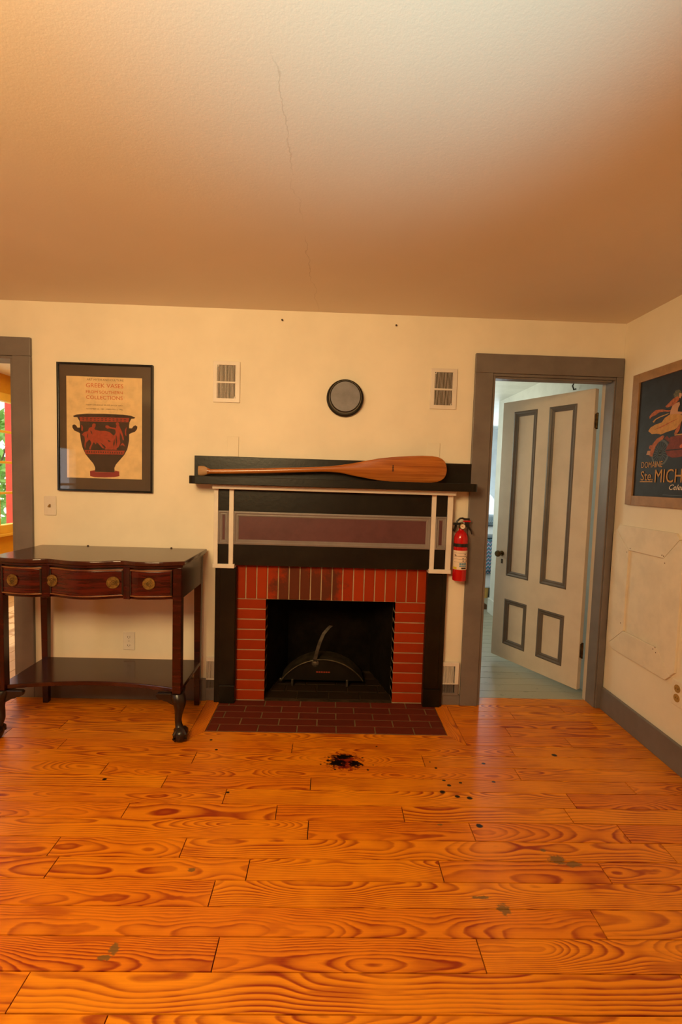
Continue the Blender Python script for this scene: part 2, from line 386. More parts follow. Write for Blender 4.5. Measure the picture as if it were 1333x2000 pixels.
def wall_holes(axis, a, b, thick0, thick1, z0, z1, holes):
    """solid wall along axis 'x' (thickness in y) or 'y' (thickness in x), with rectangular holes (a0,a1,z0,z1)."""
    xs = sorted({a, b, *[h[0] for h in holes], *[h[1] for h in holes]}); zs = sorted({z0, z1, *[h[2] for h in holes], *[h[3] for h in holes]})
    xs = [x for x in xs if a <= x <= b]; zs = [z for z in zs if z0 <= z <= z1]
    solid = lambda i, j: 0 <= i < len(xs)-1 and 0 <= j < len(zs)-1 and not any(h[0] <= (xs[i]+xs[i+1])/2 <= h[1] and h[2] <= (zs[j]+zs[j+1])/2 <= h[3] for h in holes)
    P = (lambda u, t, z: (u, t, z)) if axis == 'x' else (lambda u, t, z: (t, u, z))
    q = B()
    for i in range(len(xs)-1):
        for j in range(len(zs)-1):
            if not solid(i, j): continue
            u0, u1, v0, v1 = xs[i], xs[i+1], zs[j], zs[j+1]
            for tt in (thick0, thick1): q.add([P(u0,tt,v0),P(u1,tt,v0),P(u1,tt,v1),P(u0,tt,v1)], [(0,1,2,3)])
            for di, dj, e in ((-1,0,((u0,v0),(u0,v1))),(1,0,((u1,v0),(u1,v1))),(0,-1,((u0,v0),(u1,v0))),(0,1,((u0,v1),(u1,v1)))):
                if not solid(i+di, j+dj):
                    (ua, va), (ub, vb) = e
                    q.add([P(ua,thick0,va),P(ub,thick0,vb),P(ub,thick1,vb),P(ua,thick1,va)], [(0,1,2,3)])
    me = q
    # weld
    idx = {}; nv = []; mp = []
    for p in me.v:
        k = tuple(round(c, 5) for c in p)
        if k not in idx: idx[k] = len(nv); nv.append(p)
        mp.append(idx[k])
    me.v = nv; me.f = [tuple(mp[i] for i in f) for f in me.f]
    return me

# ================================================================== STRUCTURE
H = 2.404; XR = 1.774; XL = -3.3; YF = -5.6
struct('ceiling', B().box(XL-.1, XR+.1, YF-.1, .001, H, H+.1), 'ceiling', 'textured plaster ceiling with a hairline crack, glowing near the camera', 'ceiling')
struct('wall_back', wall_holes('x', XL-.1, XR+.1, 0, .12, -.05, 2.62, [(-2.78, -1.905, -.05, 2.08), (.965, 1.727, -.05, 2.078), (-.575, .625, -.05, .86)]), 'wall', 'cream plaster wall behind the black fireplace mantel', 'wall')
struct('wall_right', B().box(XR, XR+.1, YF, -.001, -.05, H+.02), 'wall', 'cream side wall with the wine poster and white hatch', 'wall')
struct('wall_left', wall_holes('y', YF, -.001, XL-.1, XL, -.05, H+.02, [(-3.35, -2.45, .75, 1.75)]), 'wall', 'cream side wall with a window beside the camera', 'wall')
struct('wall_front', B().box(XL-.1, XR+.1, YF-.1, YF, -.05, H+.02), 'wall', 'cream wall behind the camera', 'wall')

# --- main floor and its boards
floor = struct('floor', B().box(XL, XR, YF, .001, -.06, -.012), 'floor_gap', 'glossy orange heart pine board floor with burns and scuffs', 'floor')
def plank(x0, x1, y0, y1, mat='floor_wood', parent=floor, along='x', z0=-.012, z1=0, gap=.0018, poly=None):
    b = B()
    dz = random.uniform(-.0004, .0004)
    if poly: b.prism(poly, z0, z1, 'z')
    else: b.box(x0+gap, x1-gap, y0+gap, y1-gap, z0, z1+dz)
    cx, cy = (x0+x1)/2, (y0+y1)/2
    if mat == 'floor_wood' and any(x0-.03 < p[0] < x1+.03 and y0-.03 < p[1] < y1+.03 for p in MARKS): mat = 'floor_wood_marked'
    if along == 'y':     # turn the board so that its grain (local x) runs along y
        b.v = [((p[1]-cy), -(p[0]-cx), p[2]) for p in b.v]
        o = build('plank', b, mat, parent, local=True); o.location = Vector((cx, cy, 0)) - OFF[parent]; o.rotation_euler = (0, 0, math.pi/2)
    else:
        o = build('plank', b, mat, parent, origin=(cx, cy, 0))
    return o
rows = [-.376, -.470, -.567, -.668, -.764, -.854, -.954, -1.046, -1.149, -1.244, -1.34, -1.443, -1.544, -1.648, -1.754]
joints = {1: [-1.35, -.162, 1.0], 2: [-.642, .508], 3: [-1.039, .95], 4: [-.724, -.054, 1.45], 5: [-1.6, -.428, 1.118], 6: [-.818, -.19, .346, 1.058],
          7: [-1.3, -.052, .612, 1.235], 8: [-1.0, -.519, 1.35], 9: [-.953, -.258, .44, 1.042], 10: [-1.25, -.362, 1.3], 11: [-1.15, .903], 12: [-1.2, -.3, .489, 1.3], 13: [-.803, 1.05]}
for k in range(1, 14):
    xs = [XL] + sorted(joints[k]) + [XR]
    for a, b_ in zip(xs, xs[1:]): plank(a, b_, rows[k+1], rows[k])
y = rows[-1]; k = 0
while y > YF:
    y1 = max(y-.103, YF); j = random.uniform(-1.5, .8)
    for a, b_ in ((XL, j), (j, XR)): plank(a, b_, y1, y)
    y = y1
back_rows = [0, -.09, -.185, -.28, -.376, -.470]
for k in range(5):
    a, b_ = back_rows[k+1], back_rows[k]
    j = [-1.9, -1.2, -2.2, -1.45, -1.7][k]
    for x0, x1 in ((XL, j), (j, -.735)): plank(x0, x1, a, b_)
    j = [1.5, 1.15, 1.6, 1.05, 1.35][k]
    for x0, x1 in ((.772, j), (j, XR)): plank(x0, x1, a, b_)
# mitred border boards round the hearth
plank(-.735, -.655, -.470, 0, along='y', poly=[(-.7345, -.0005), (-.7345, -.469), (-.656, -.377), (-.656, -.0005)])
plank(.692, .772, -.470, 0, along='y', poly=[(.7715, -.0005), (.7715, -.469), (.693, -.377), (.693, -.0005)])
plank(-.735, .772, -.470, -.376, poly=[(-.732, -.4695), (.769, -.4695), (.691, -.377), (-.654, -.377)])
plank(.967, 1.725, 0, .10); plank(-2.76, -1.907, 0, .118)

# --- door casings, jambs and baseboards
def casing(name, label, pieces, mat='grey_trim'):
    o = thing(name, label, 'door casing', kind='structure')
    for nm, bx in pieces: build(nm, B().box(*bx), mat, o, bevel=.003)
    return o
casing('trim_1', 'brown-grey door casing around the open panelled door', [
    ('side_casing', (.856, .966, -.022, 0, 0, 2.078)), ('side_casing', (1.726, 1.766, -.022, 0, 0, 2.078)), ('head_casing', (.856, 1.766, -.022, 0, 2.078, 2.192)),
    ('jamb', (.966, .984, -.012, .125, 0, 2.062)), ('jamb', (1.718, 1.727, -.012, .085, 0, 2.062)), ('head_jamb', (.966, 1.726, -.012, .125, 2.062, 2.078)),
    ('head_stop', (.984, 1.708, -.002, .07, 2.05, 2.062))])
build('hinge_jamb', B().box(1.7195, 1.7268, .0855, .122, 0, 2.062), 'door_white', [o for o in COL.objects if o.name == 'trim_1'][0], bevel=.001)
casing('trim_2', 'brown-grey door casing beside the vase poster', [
    ('side_casing', (-1.905, -1.80, -.022, 0, 0, 2.08)), ('side_casing', (-2.89, -2.78, -.022, 0, 0, 2.08)), ('head_casing', (-2.89, -1.80, -.022, 0, 2.08, 2.188)),
    ('jamb', (-1.923, -1.905, -.012, .13, 0, 2.064)), ('jamb', (-2.78, -2.762, -.012, .13, 0, 2.064)), ('head_jamb', (-2.78, -1.905, -.012, .13, 2.064, 2.08))])
struct('baseboard_back', B().box(-1.80, -.745, -.02, 0, 0, .14), 'grey_trim', 'brown-grey baseboard on the wall under the console table', 'baseboard', bevel=.003)
struct('baseboard_back_middle', B().box(-.748, -.655, -.014, 0, 0, .066), 'grey_trim', 'short brown-grey baseboard between the console table and mantel leg', 'baseboard', bevel=.003)
struct('baseboard_back_right', B().box(.735, .856, -.014, 0, 0, .066), 'grey_trim', 'short brown-grey baseboard between mantel leg and door casing', 'baseboard', bevel=.003)
struct('baseboard_right', B().box(XR-.02, XR, YF, -.02, 0, .142), 'grey_trim', 'brown-grey baseboard along the wall under the white hatch', 'baseboard', bevel=.004)

# --- room beyond on the right (hallway and bedroom)
hf = struct('floor_hallway', B().box(.7, 3.7, .10, 4.7, -.06, -.012), 'floor_gap', 'worn grey-green painted board floor beyond the open door', 'floor')
y = .10
while y < 4.65:
    x1 = 1.79 if y < 2.2 else 3.7
    plank(.7, x1, y, y+.106, 'hall_floor', hf); y += .106
struct('ceiling_hallway', B().box(.4, 3.8, .121, 4.8, 2.30, 2.40), 'hall_wall', 'white ceiling of the room beyond the open door', 'ceiling')
struct('wall_hallway_right', B().box(1.79, 1.89, .121, 2.2, -.05, 2.31), 'hall_wall', 'white wall behind the open panelled door', 'wall')
struct('wall_hallway_left', B().box(.6, .7, .121, 4.7, -.05, 2.31), 'hall_wall', 'white hallway wall behind the fireplace', 'wall')
struct('wall_bedroom_front', B().box(1.891, 3.7, 2.1, 2.2, -.05, 2.31), 'hall_wall', 'white partition wall of the bedroom', 'wall')
struct('wall_bedroom_right', B().box(3.7, 3.8, 2.1, 4.7, -.05, 2.31), 'bed_wall', 'white side wall of the bedroom', 'wall')
struct('wall_bedroom_back', B().box(.4, 3.8, 4.7, 4.8, -.05, 2.31), 'bed_wall', 'pale blue-white wall behind the bed', 'wall')
struct('baseboard_hallway', B().box(1.772, 1.79, .78, 2.2, 0, .16), 'hall_wall', 'white baseboard on the hallway wall beyond the door', 'baseboard', bevel=.004)

# --- room beyond on the left
lf = struct('floor_left_room', B().box(-3.95, -1.5, .118, 5.1, -.06, -.012), 'floor_gap', 'pale sunlit board floor of the yellow room', 'floor')
x = -3.85
while x < -1.52:
    plank(x, x+.118, .12, 5.0, 'left_floor_wood', lf, along='y'); x += .118
struct('ceiling_left_room', B().box(-3.95, -1.4, .121, 5.1, 2.52, 2.62), 'wall', 'cream ceiling of the yellow room', 'ceiling')
struct('wall_left_room', wall_holes('y', .121, 5.0, -3.95, -3.85, -.05, 2.62, [(1.0, 4.2, .70, 2.26)]), 'yellow_wall', 'yellow wall holding the small-paned window', 'wall')
struct('wall_left_room_back', B().box(-3.95, -1.4, 5.0, 5.1, -.05, 2.62), 'yellow_wall', 'far yellow wall of the left room', 'wall')
struct('wall_left_room_right', B().box(-1.5, -1.4, .121, 5.0, -.05, 2.62), 'yellow_wall', 'yellow side wall of the left room', 'wall')
struct('baseboard_left_room', B().box(-3.85, -3.83, .13, 5.0, 0, .11), 'yellow_frame', 'yellow baseboard under the small-paned window', 'baseboard', bevel=.004)
win = thing('window_1', 'yellow-framed window of small panes in the yellow room', 'window', (-3.85, 2.6, .70), kind='structure')
for nm, bx in [('frame', (-3.93, -3.83, 1.0, 4.2, 2.21, 2.30)), ('frame', (-3.93, -3.83, 1.0, 4.2, .66, .758)), ('frame', (-3.93, -3.85, 1.0, 1.06, .758, 2.21)), ('frame', (-3.93, -3.85, 4.14, 4.2, .758, 2.21)), ('sill', (-3.86, -3.79, .95, 4.25, .63, .66))]:
    build(nm, B().box(*bx), 'yellow_frame', win, bevel=.004)
zs = [.758, 1.134, 1.497, 1.857, 2.21]; ys = [1.06 + (2.68-1.06)/6*i for i in range(6)] + [2.68 + (4.14-2.68)/5*i for i in range(6)]
for z in zs[1:-1]: build('muntin', B().box(-3.90, -3.862, 1.06, 4.14, z-.014, z+.014), 'yellow_frame', win, bevel=.003)
for yy in ys[1:-1]: build('muntin', B().box(-3.898, -3.860, yy-.013, yy+.013, .758, 2.21), 'yellow_frame', win, bevel=.003)
for i in range(len(ys)-1):
    for j in range(4):
        build('pane', B().box(-3.884, -3.880, ys[i]+.011, ys[i+1]-.011, zs[j]+.012, zs[j+1]-.012), 'glass', win)
win2 = thing('window_2', 'plain white-framed window beside the camera', 'window', (XL, -2.9, .75), kind='structure')
for bx in [(-3.38, -3.29, -3.35, -3.30, .75, 1.75), (-3.38, -3.29, -2.50, -2.45, .75, 1.75), (-3.38, -3.29, -3.30, -2.50, 1.70, 1.75), (-3.38, -3.29, -3.30, -2.50, .75, .80), (-3.36, -3.32, -3.30, -2.50, 1.235, 1.265)]:
    build('frame', B().box(*bx), 'white_trim', win2, bevel=.004)
for z0, z1 in ((.80, 1.235), (1.265, 1.70)): build('pane', B().box(-3.342, -3.338, -3.30, -2.50, z0, z1), 'glass', win2)

# --- outdoors, seen through the windows
struct('ground_outside', B().box(-30, -3.951, -25, 30, -.4, -.3), 'lawn', 'pale sunlit ground outside the windows', 'ground')
tag(build('porch_post', B().box(-4.74, -4.60, 4.08, 4.26, -.3, 3.2), 'red_post', bevel=.008), 'red painted porch post outside the small-paned window', 'post')
def shrub(label, c, h, r, n, seed):
    rg = random.Random(seed); t = thing('shrub', label, 'shrub', c, 'shrubs outside the windows')
    fo = B()
    for i in range(n):
        a = rg.uniform(0, 2*math.pi); e = rg.uniform(-1, 1); q = rg.uniform(.35, 1)**.5
        p = Vector((c[0]+r*q*math.cos(a)*math.sqrt(1-e*e), c[1]+r*q*math.sin(a)*math.sqrt(1-e*e), c[2]+h*(.55+.45*e*q)))
        d1 = Vector([rg.uniform(-1, 1) for _ in range(3)]).normalized(); d2 = d1.cross(Vector([rg.uniform(-1, 1) for _ in range(3)])).normalized()
        L_ = rg.uniform(.10, .2)
        fo.add([p-d1*L_, p+d2*L_*.4, p+d1*L_, p-d2*L_*.4], [(0, 1, 2, 3)])
    f = build('foliage', fo, 'leaf', t); f['kind'] = 'stuff'
    for k in range(4):
        a = k*1.6; build('stem', B().tube([(c[0], c[1], c[2]), (c[0]+.2*r*math.cos(a), c[1]+.2*r*math.sin(a), c[2]+h*.4), (c[0]+.6*r*math.cos(a), c[1]+.6*r*math.sin(a), c[2]+h*.8)], [.04, .03, .012], 6), 'bark', t)
shrub('tall leafy green shrub outside the yellow room window', (-7.6, 7.6, -.3), 3.2, 1.0, 900, 3)
shrub('leafy green shrub outside the window beside the camera', (-5.6, -3.6, -.3), 1.9, .9, 700, 5)

# ================================================================== FIREPLACE
fp = thing('fireplace', 'red brick fireplace surround with soot stain and dark firebox below the mantel', 'fireplace', (.02, 0, 0))
build('mortar', wall_holes('x', -.575, .625, .003, .10, -.05, .868, [(-.383, .427, -.05, .650)]), 'mortar', fp)
for i in range(18):
    x0 = -.576 + i*1.202/18; x1 = x0 + 1.202/18
    build('brick', B().box(x0+.0035, x1-.0035, -.002+random.uniform(-.001, .001), .06, .652, .870), 'brick', fp, bevel=.0025)
for i in range(10):
    z0 = .002 + i*.0648
    build('brick', B().box(-.575, -.383, -.002+random.uniform(-.001, .001), .10, z0+.0035, z0+.0613), 'brick', fp, bevel=.0025)
    build('brick', B().box(.427, .624, -.002+random.uniform(-.001, .001), .10, z0+.0035, z0+.0613), 'brick', fp, bevel=.0025)
fb = B()   # splayed firebox lining, built as thick slabs
fb.prism([(-.383, .10), (-.275, .52), (-.40, .56), (-.50, .10)], -.05, .80)
fb.prism([(.427, .10), (.320, .52), (.44, .56), (.54, .10)], -.05, .80)
fb.box(-.30, .345, .50, .58, -.05, .80); fb.box(-.50, .54, .10, .58, .72, .80); fb.box(-.50, .54, .10, .20, .655, .73)
build('firebox', fb, 'soot', fp)
build('firebox_floor', B().box(-.383, .427, .003, .52, -.05, -.001), 'ash', fp)
for r in range(4):
    y0 = .03 + r*.105
    half = .40 - (y0-.05)*.25
    xs = [-half+.022+i*.205 + (.1 if r % 2 else 0) for i in range(-1, 5)]
    for x0 in xs:
        a, b_ = max(x0, -half+.022), min(x0+.197, half+.022)
        if b_-a > .03: build('firebox_brick', B().box(a, b_, y0, y0+.099, -.004, .004+random.uniform(0, .003)), 'ash_brick', fp, bevel=.003)
# hearth pavers
he = thing('hearth', 'dark red brick hearth set flush in the pine floor', 'hearth', (.02, -.19, 0))
build('mortar_bed', B().box(-.653, .690, -.374, .002, -.012, -.0025), 'mortar_dark', he)
for r in range(5):
    y1 = -.002 - r*.0742; y0 = y1 - .0678
    x = -.651 - (.16 if r % 2 == 0 else .05)
    while x < .688:
        a, b_ = max(x+.0035, -.651), min(x+.2165, .688)
        if b_-a > .015: build('brick', B().box(a, b_, y0, y1, -.010, .0005+random.uniform(-.0006, .0006)), 'hearth_brick', he, bevel=.002)
        x += .22

# ================================================================== MANTEL
mt = thing('mantelpiece', 'black painted mantelpiece with purple panel and cream strips', 'mantel', (.02, 0, 0))
build('backboard', B().box(-.826, .857, -.028, 0, 1.40, 1.525), 'black', mt, bevel=.002)
def rounded(x0, x1, yb, yf, r, n=8):
    P = [(x0, yb), (x0, yf+r)] + [(x0+r-r*math.cos(a), yf+r-r*math.sin(a)) for a in [math.pi/2*i/n for i in range(1, n+1)]]
    P += [(x1-r+r*math.sin(a), yf+r-r*math.cos(a)) for a in [math.pi/2*i/n for i in range(0, n+1)]] + [(x1, yb)]
    return P
build('shelf', B().prism(rounded(-.828, .868, -.023, -.165, .045), 1.357, 1.404), 'black', mt, bevel=.003)
build('shelf_moulding', B().box(-.70, .752, -.105, 0, 1.330, 1.357), 'white_trim', mt, bevel=.004)
build('frieze_board', B().box(-.580, .618, -.050, 0, .868, 1.330), 'black', mt, bevel=.002)
def framed(x0, x1, z0, z1, y, wd, mat, parent, name='panel_moulding', dep=.012):
    """four mitred moulding strips with a stepped profile"""
    ou = [(x0, z0), (x1, z0), (x1, z1), (x0, z1)]; inn = [(x0+wd, z0+wd), (x1-wd, z0+wd), (x1-wd, z1-wd), (x0+wd, z1-wd)]
    res = []
    for i in range(4):
        a, b_, c, d = ou[i], ou[(i+1) % 4], inn[(i+1) % 4], inn[i]
        L_ = lambda p, q, k: (p[0]+(q[0]-p[0])*k, p[1]+(q[1]-p[1])*k)
        rings = []
        for k, dy in ((0, 0), (0, dep*.75), (.3, dep), (.55, dep*.55), (.8, dep*.6), (1, dep*.2), (1, 0)):
            p, q = L_(a, d, k), L_(b_, c, k); rings.append([(p[0], y-dy, p[1]), (q[0], y-dy, q[1])])
        v = [r[0] for r in rings] + [r[1] for r in rings]; n = len(rings)
        f = [(j, j+1, n+j+1, n+j) for j in range(n-1)] + [(n-1, 0, n, 2*n-1), tuple(range(n)), tuple(range(n, 2*n))]
        res.append(build(name, B().add(v, f), mat, parent))
    return res
build('frieze_panel', B().box(-.560, .600, -.0515, -.045, 1.010, 1.185), 'purple', mt)
framed(-.579, .618, .997, 1.197, -.050, .030, 'grey_mould', mt)
for sx, (a, b_, c, d) in ((-1, (-.697, -.672, -.606, -.579)), (1, (.617, .644, .714, .746))):
    build('pilaster', B().box(a+.004, d-.004, -.052, 0, .874, 1.330), 'black', mt)
    build('pilaster_strip', B().box(a, b_, -.064, 0, .874, 1.330), 'white_trim', mt, bevel=.002)
    build('pilaster_strip', B().box(c, d, -.064, 0, .874, 1.330), 'white_trim', mt, bevel=.002)
    build('pilaster_panel', B().box(b_+.018, c-.018, -.0535, -.05, 1.02, 1.175), 'purple', mt)
    framed(b_, c, .997, 1.199, -.052, .026, 'grey_mould', mt)
    build('pilaster_foot', B().box(a-.005, d+.010 if sx < 0 else d+.004, -.070, 0, .851, .876), 'white_trim', mt, bevel=.003)
    l0, l1 = (-.690, -.560) if sx < 0 else (.613, .734)
    build('leg', B().box(l0, l1, -.040, 0, .002, .851), 'black', mt, bevel=.003)
    ce = (l0+l1)/2
    build('leg_plinth', B().box(l0+(.034 if sx < 0 else 0), l1-(0 if sx < 0 else .014), -.052, -.039, .002, .115), 'black', mt, bevel=.003)
    build('leg_face', B().box(l0+(.030 if sx < 0 else .004), l1-(.004 if sx < 0 else .030), -.048, -.039, .115, .846), 'black', mt, bevel=.003)

# ================================================================== OAR on the mantel shelf
oar = thing('canoe_paddle', 'varnished wooden paddle lying along the black mantel shelf', 'paddle', (0, -.10, 1.404))
st = [(-.781, 1.433, .027, .010), (-.770, 1.433, .029, .012), (-.748, 1.4335, .028, .013), (-.728, 1.432, .020, .0135), (-.712, 1.4305, .0145, .0135), (-.60, 1.4345, .0150, .0145), (-.385, 1.4445, .0160, .0155), (-.20, 1.455, .0155, .015), (-.06, 1.4635, .0155, .014), (.0, 1.4665, .0180, .013), (.06, 1.469, .0240, .012), (.13, 1.4685, .0365, .011), (.20, 1.471, .050, .010), (.28, 1.4735, .064, .0095), (.36, 1.476, .0725, .009), (.46, 1.480, .0775, .0085), (.54, 1.4825, .0795, .008), (.60, 1.483, .0785, .0075), (.635, 1.483, .073, .007), (.658, 1.483, .063, .0065), (.674, 1.4825, .049, .006), (.683, 1.482, .033, .0055), (.687, 1.482, .015, .004)]
def oar_ring(x, zc, hz, hy, n=20):
    out = []
    for k in range(n):
        a = 2*math.pi*k/n; ca, sa = math.cos(a), math.sin(a)
        thin = hy if hz < .02 else hy*(.55+.45*abs(ca)**1.0 if False else 1)
        out.append((x, -.10 + thin*math.copysign(abs(ca)**.8, ca)*(1 if hz < .03 else max(.35, 1-.65*abs(sa))), zc + hz*sa))
    return out
grip = [s_ for s_ in st if s_[0] <= -.728]; rest = [s_ for s_ in st if s_[0] >= -.728]
build('blade_and_shaft', B().loft([oar_ring(*s_) for s_ in rest]), 'oar_wood', oar, smooth=True)
build('grip', B().loft([oar_ring(*s_) for s_ in grip]), 'oar_bare', oar, smooth=True)
mk = B()
for k in range(4): mk.box(.362, .369, -.1115, -.106, 1.464+k*.0095, 1.471+k*.0095)
build('burned_mark', mk, 'dark_slot', oar)
build('peg_hole', B().lathe([(.003, -.0145), (.003, -.011)], (-.722, -.10, 1.433), 'y', 10), 'dark_slot', oar)

# ================================================================== things on the back wall
dc = thing('flue_cover', 'round black-rimmed flue cover with grey face above the mantel', 'flue cover', (.072, 0, 1.898))
build('rim', B().lathe([(.100, 0), (.112, -.004), (.113, -.012), (.110, -.018), (.104, -.020), (.098, -.030), (.096, -.062), (.093, -.070), (.088, -.072), (.088, -.060)], (.072, 0, 1.898), 'y', 56), 'disc_black', dc, smooth=True)
build('face_plate', B().lathe([(.0, -.060), (.0, -.0705), (.087, -.0705), (.0895, -.067), (.088, -.060)], (.072, 0, 1.898), 'y', 56), 'disc_grey', dc, smooth=True)

def vent(label, x0, z0):
    v = thing('wall_vent', label, 'vent', (x0+.08, 0, z0))
    x1, z1 = x0+.160, z0+.243
    build('frame', wall_holes('x', x0, x1, -.010, 0, z0, z1, [(x0+.024, x1-.026, z0+.024, z0+.114), (x0+.024, x1-.026, z0+.124, z1-.022)]), 'white_trim', v, bevel=.0015)
    build('back_plate', B().box(x0+.02, x1-.02, -.0015, -.0005, z0+.02, z1-.02), 'vent_back', v)
    for a, b_ in ((z0+.024, z0+.114), (z0+.124, z1-.022)):
        sl = B()
        for k in range(15):
            xx = x0+.027+k*.0074; sl.prism([(xx, -.009), (xx+.002, -.009), (xx+.0035, -.002), (xx+.0015, -.002)], a, b_)
        o = build('slats', sl, 'white_trim', v); o['kind'] = 'stuff'
    for xx, zz_ in ((x0+.026, z1-.026), (x1-.028, z0+.028)):
        build('corner_tab', B().box(xx-.006, xx+.006, -.0105, -.006, zz_-.006, zz_+.006), 'white_trim', v)
        build('screw', B().lathe([(.0028, -.0125), (.0028, -.010)], (xx, 0, zz_), 'y', 10), 'steel', v)
    return v
vent('white louvred wall vent above the end of the paddle grip', -.724, 1.850)
vent('white louvred wall vent beside the open door casing', .590, 1.853)

def low_vent(label, x0, x1):
    v = thing('floor_register', label, 'vent', ((x0+x1)/2, 0, .066))
    z0, z1 = .066, .278
    build('upper_frame', wall_holes('x', x0, x1, -.022, 0, .137, z1, [(x0+.004, x1-.024, .142, z1-.024)]), 'white_trim', v, bevel=.002)
    build('lower_frame', wall_holes('x', x0, x1, -.022, 0, z0, .137, [(x0+.004, x1-.024, z0+.016, .136)]), 'grey_trim', v, bevel=.002)
    build('back_plate', B().box(x0+.003, x1-.02, -.004, -.001, z0+.012, z1-.02), 'vent_back', v)
    for nm, a, b_, m in (('upper_slats', .142, z1-.024, 'white_trim'), ('lower_slats', z0+.016, .137, 'grey_trim')):
        sl = B(); n = int((x1-x0-.030)/.0076)
        for k in range(n): sl.box(x0+.0075+k*.0076, x0+.0112+k*.0076, -.0205, -.010, a-.004, b_+.004)
        o = build(nm, sl, m, v); o['kind'] = 'stuff'
    return v
low_vent('half cream, half grey painted register between table and mantel leg', -.744, -.657)
low_vent('half cream, half grey painted register below the fire extinguisher', .722, .842)

for x, z, lab in ((-.318, 2.346, 'small dark nail in the wall above the left of the mantel'), (.366, 2.340, 'small dark nail in the wall high toward the open door')):
    tag(build('nail', B().lathe([(.002, 0), (.002, -.010), (.0055, -.012), (.0055, -.014), (.003, -.0155)], (x, 0, z), 'y', 10), 'iron'), lab, 'nail')
for x0, x1, lab in ((-.636, -.566, 'cream painted blank cover plate above the paddle grip'), (.586, .664, 'cream painted blank cover plate above the paddle blade')):
    o = thing('cover_plate', lab, 'cover plate', ((x0+x1)/2, 0, 1.526), 'painted-over plates above the mantel')
    build('plate', B().box(x0, x1, -.005, 0, 1.526, 1.648), 'wall', o, bevel=.002)
    build('screw', B().lathe([(.003, -.0062), (.003, -.005)], ((x0+x1)/2, 0, 1.637), 'y', 8), 'wall', o)

sw = thing('light_switch', 'cream wall light switch below the vase poster', 'switch', (-1.701, 0, 1.137))
build('plate', B().prism([(-1.737, 1.137), (-1.665, 1.137), (-1.665, 1.255), (-1.737, 1.255)], -.007, 0, 'y'), 'white_trim', sw, bevel=.004, seg=3)
build('toggle', B().prism([(-.0255, 1.190), (-.012, 1.186), (-.007, 1.186), (-.007, 1.205)], -1.706, -1.697, 'x'), 'ochre_slot', sw)
for z in (1.166, 1.226): build('screw', B().lathe([(.003, -.0085), (.003, -.007)], (-1.701, 0, z), 'y', 8), 'white_trim', sw)

ou = thing('wall_outlet', 'white duplex wall outlet under the console table', 'outlet', (-1.226, 0, .31))
build('plate', B().box(-1.262, -1.190, -.006, 0, .310, .424), 'white_trim', ou, bevel=.003)
for z in (.341, .393):
    s_ = build('socket', B().prism([(-1.226+.017*math.cos(a)*1.0, z+.014*math.sin(a)) for a in [2*math.pi*k/16 for k in range(16)]], -.008, -.005, 'y'), 'white_trim', ou)
    for dx, hh in ((-.0065, .004), (.0065, .0035)): build('slot', B().box(-1.226+dx-.0014, -1.226+dx+.0014, -.0084, -.0075, z-hh, z+hh), 'dark_slot', s_)
    build('ground_slot', B().lathe([(.0022, -.0084), (.0022, -.0075)], (-1.226, 0, z-.009), 'y', 8), 'dark_slot', s_)
build('screw', B().lathe([(.0028, -.0072), (.0028, -.006)], (-1.226, 0, .367), 'y', 8), 'steel', ou)

# ------------------------------------------------------------------ lettering
def text_mesh(s):
    cu = bpy.data.curves.new('lettering', 'FONT'); cu.body = s; cu.resolution_u = 3
    o = bpy.data.objects.new('lettering', cu); COL.objects.link(o)
    bpy.context.view_layer.update(); dg = bpy.context.evaluated_depsgraph_get()
    me = bpy.data.meshes.new_from_object(o.evaluated_get(dg)); bpy.data.objects.remove(o)
    return me
def lettering(s, a0, a1, z0, z1, mk, mat, parent, name='lettering', shear=0):
    """text fitted into the rectangle a0..a1 x z0..z1 of a wall plane; mk(a, z) -> point"""
    me = text_mesh(s); X_ = [v.co.x for v in me.vertices]; Y_ = [v.co.y for v in me.vertices]
    x0, x1, y0, y1 = min(X_), max(X_), min(Y_), max(Y_)
    for v in me.vertices:
        u, w_ = (v.co.x-x0)/(x1-x0), (v.co.y-y0)/(y1-y0)
        v.co = Vector(mk(a0+(a1-a0)*(u+shear*w_), z0+(z1-z0)*w_)) - OFF[parent]
    me.materials.clear(); me.materials.append(M[mat])
    o = bpy.data.objects.new(name, me); COL.objects.link(o); o.parent = parent; OFF[o] = OFF[parent]
    return o

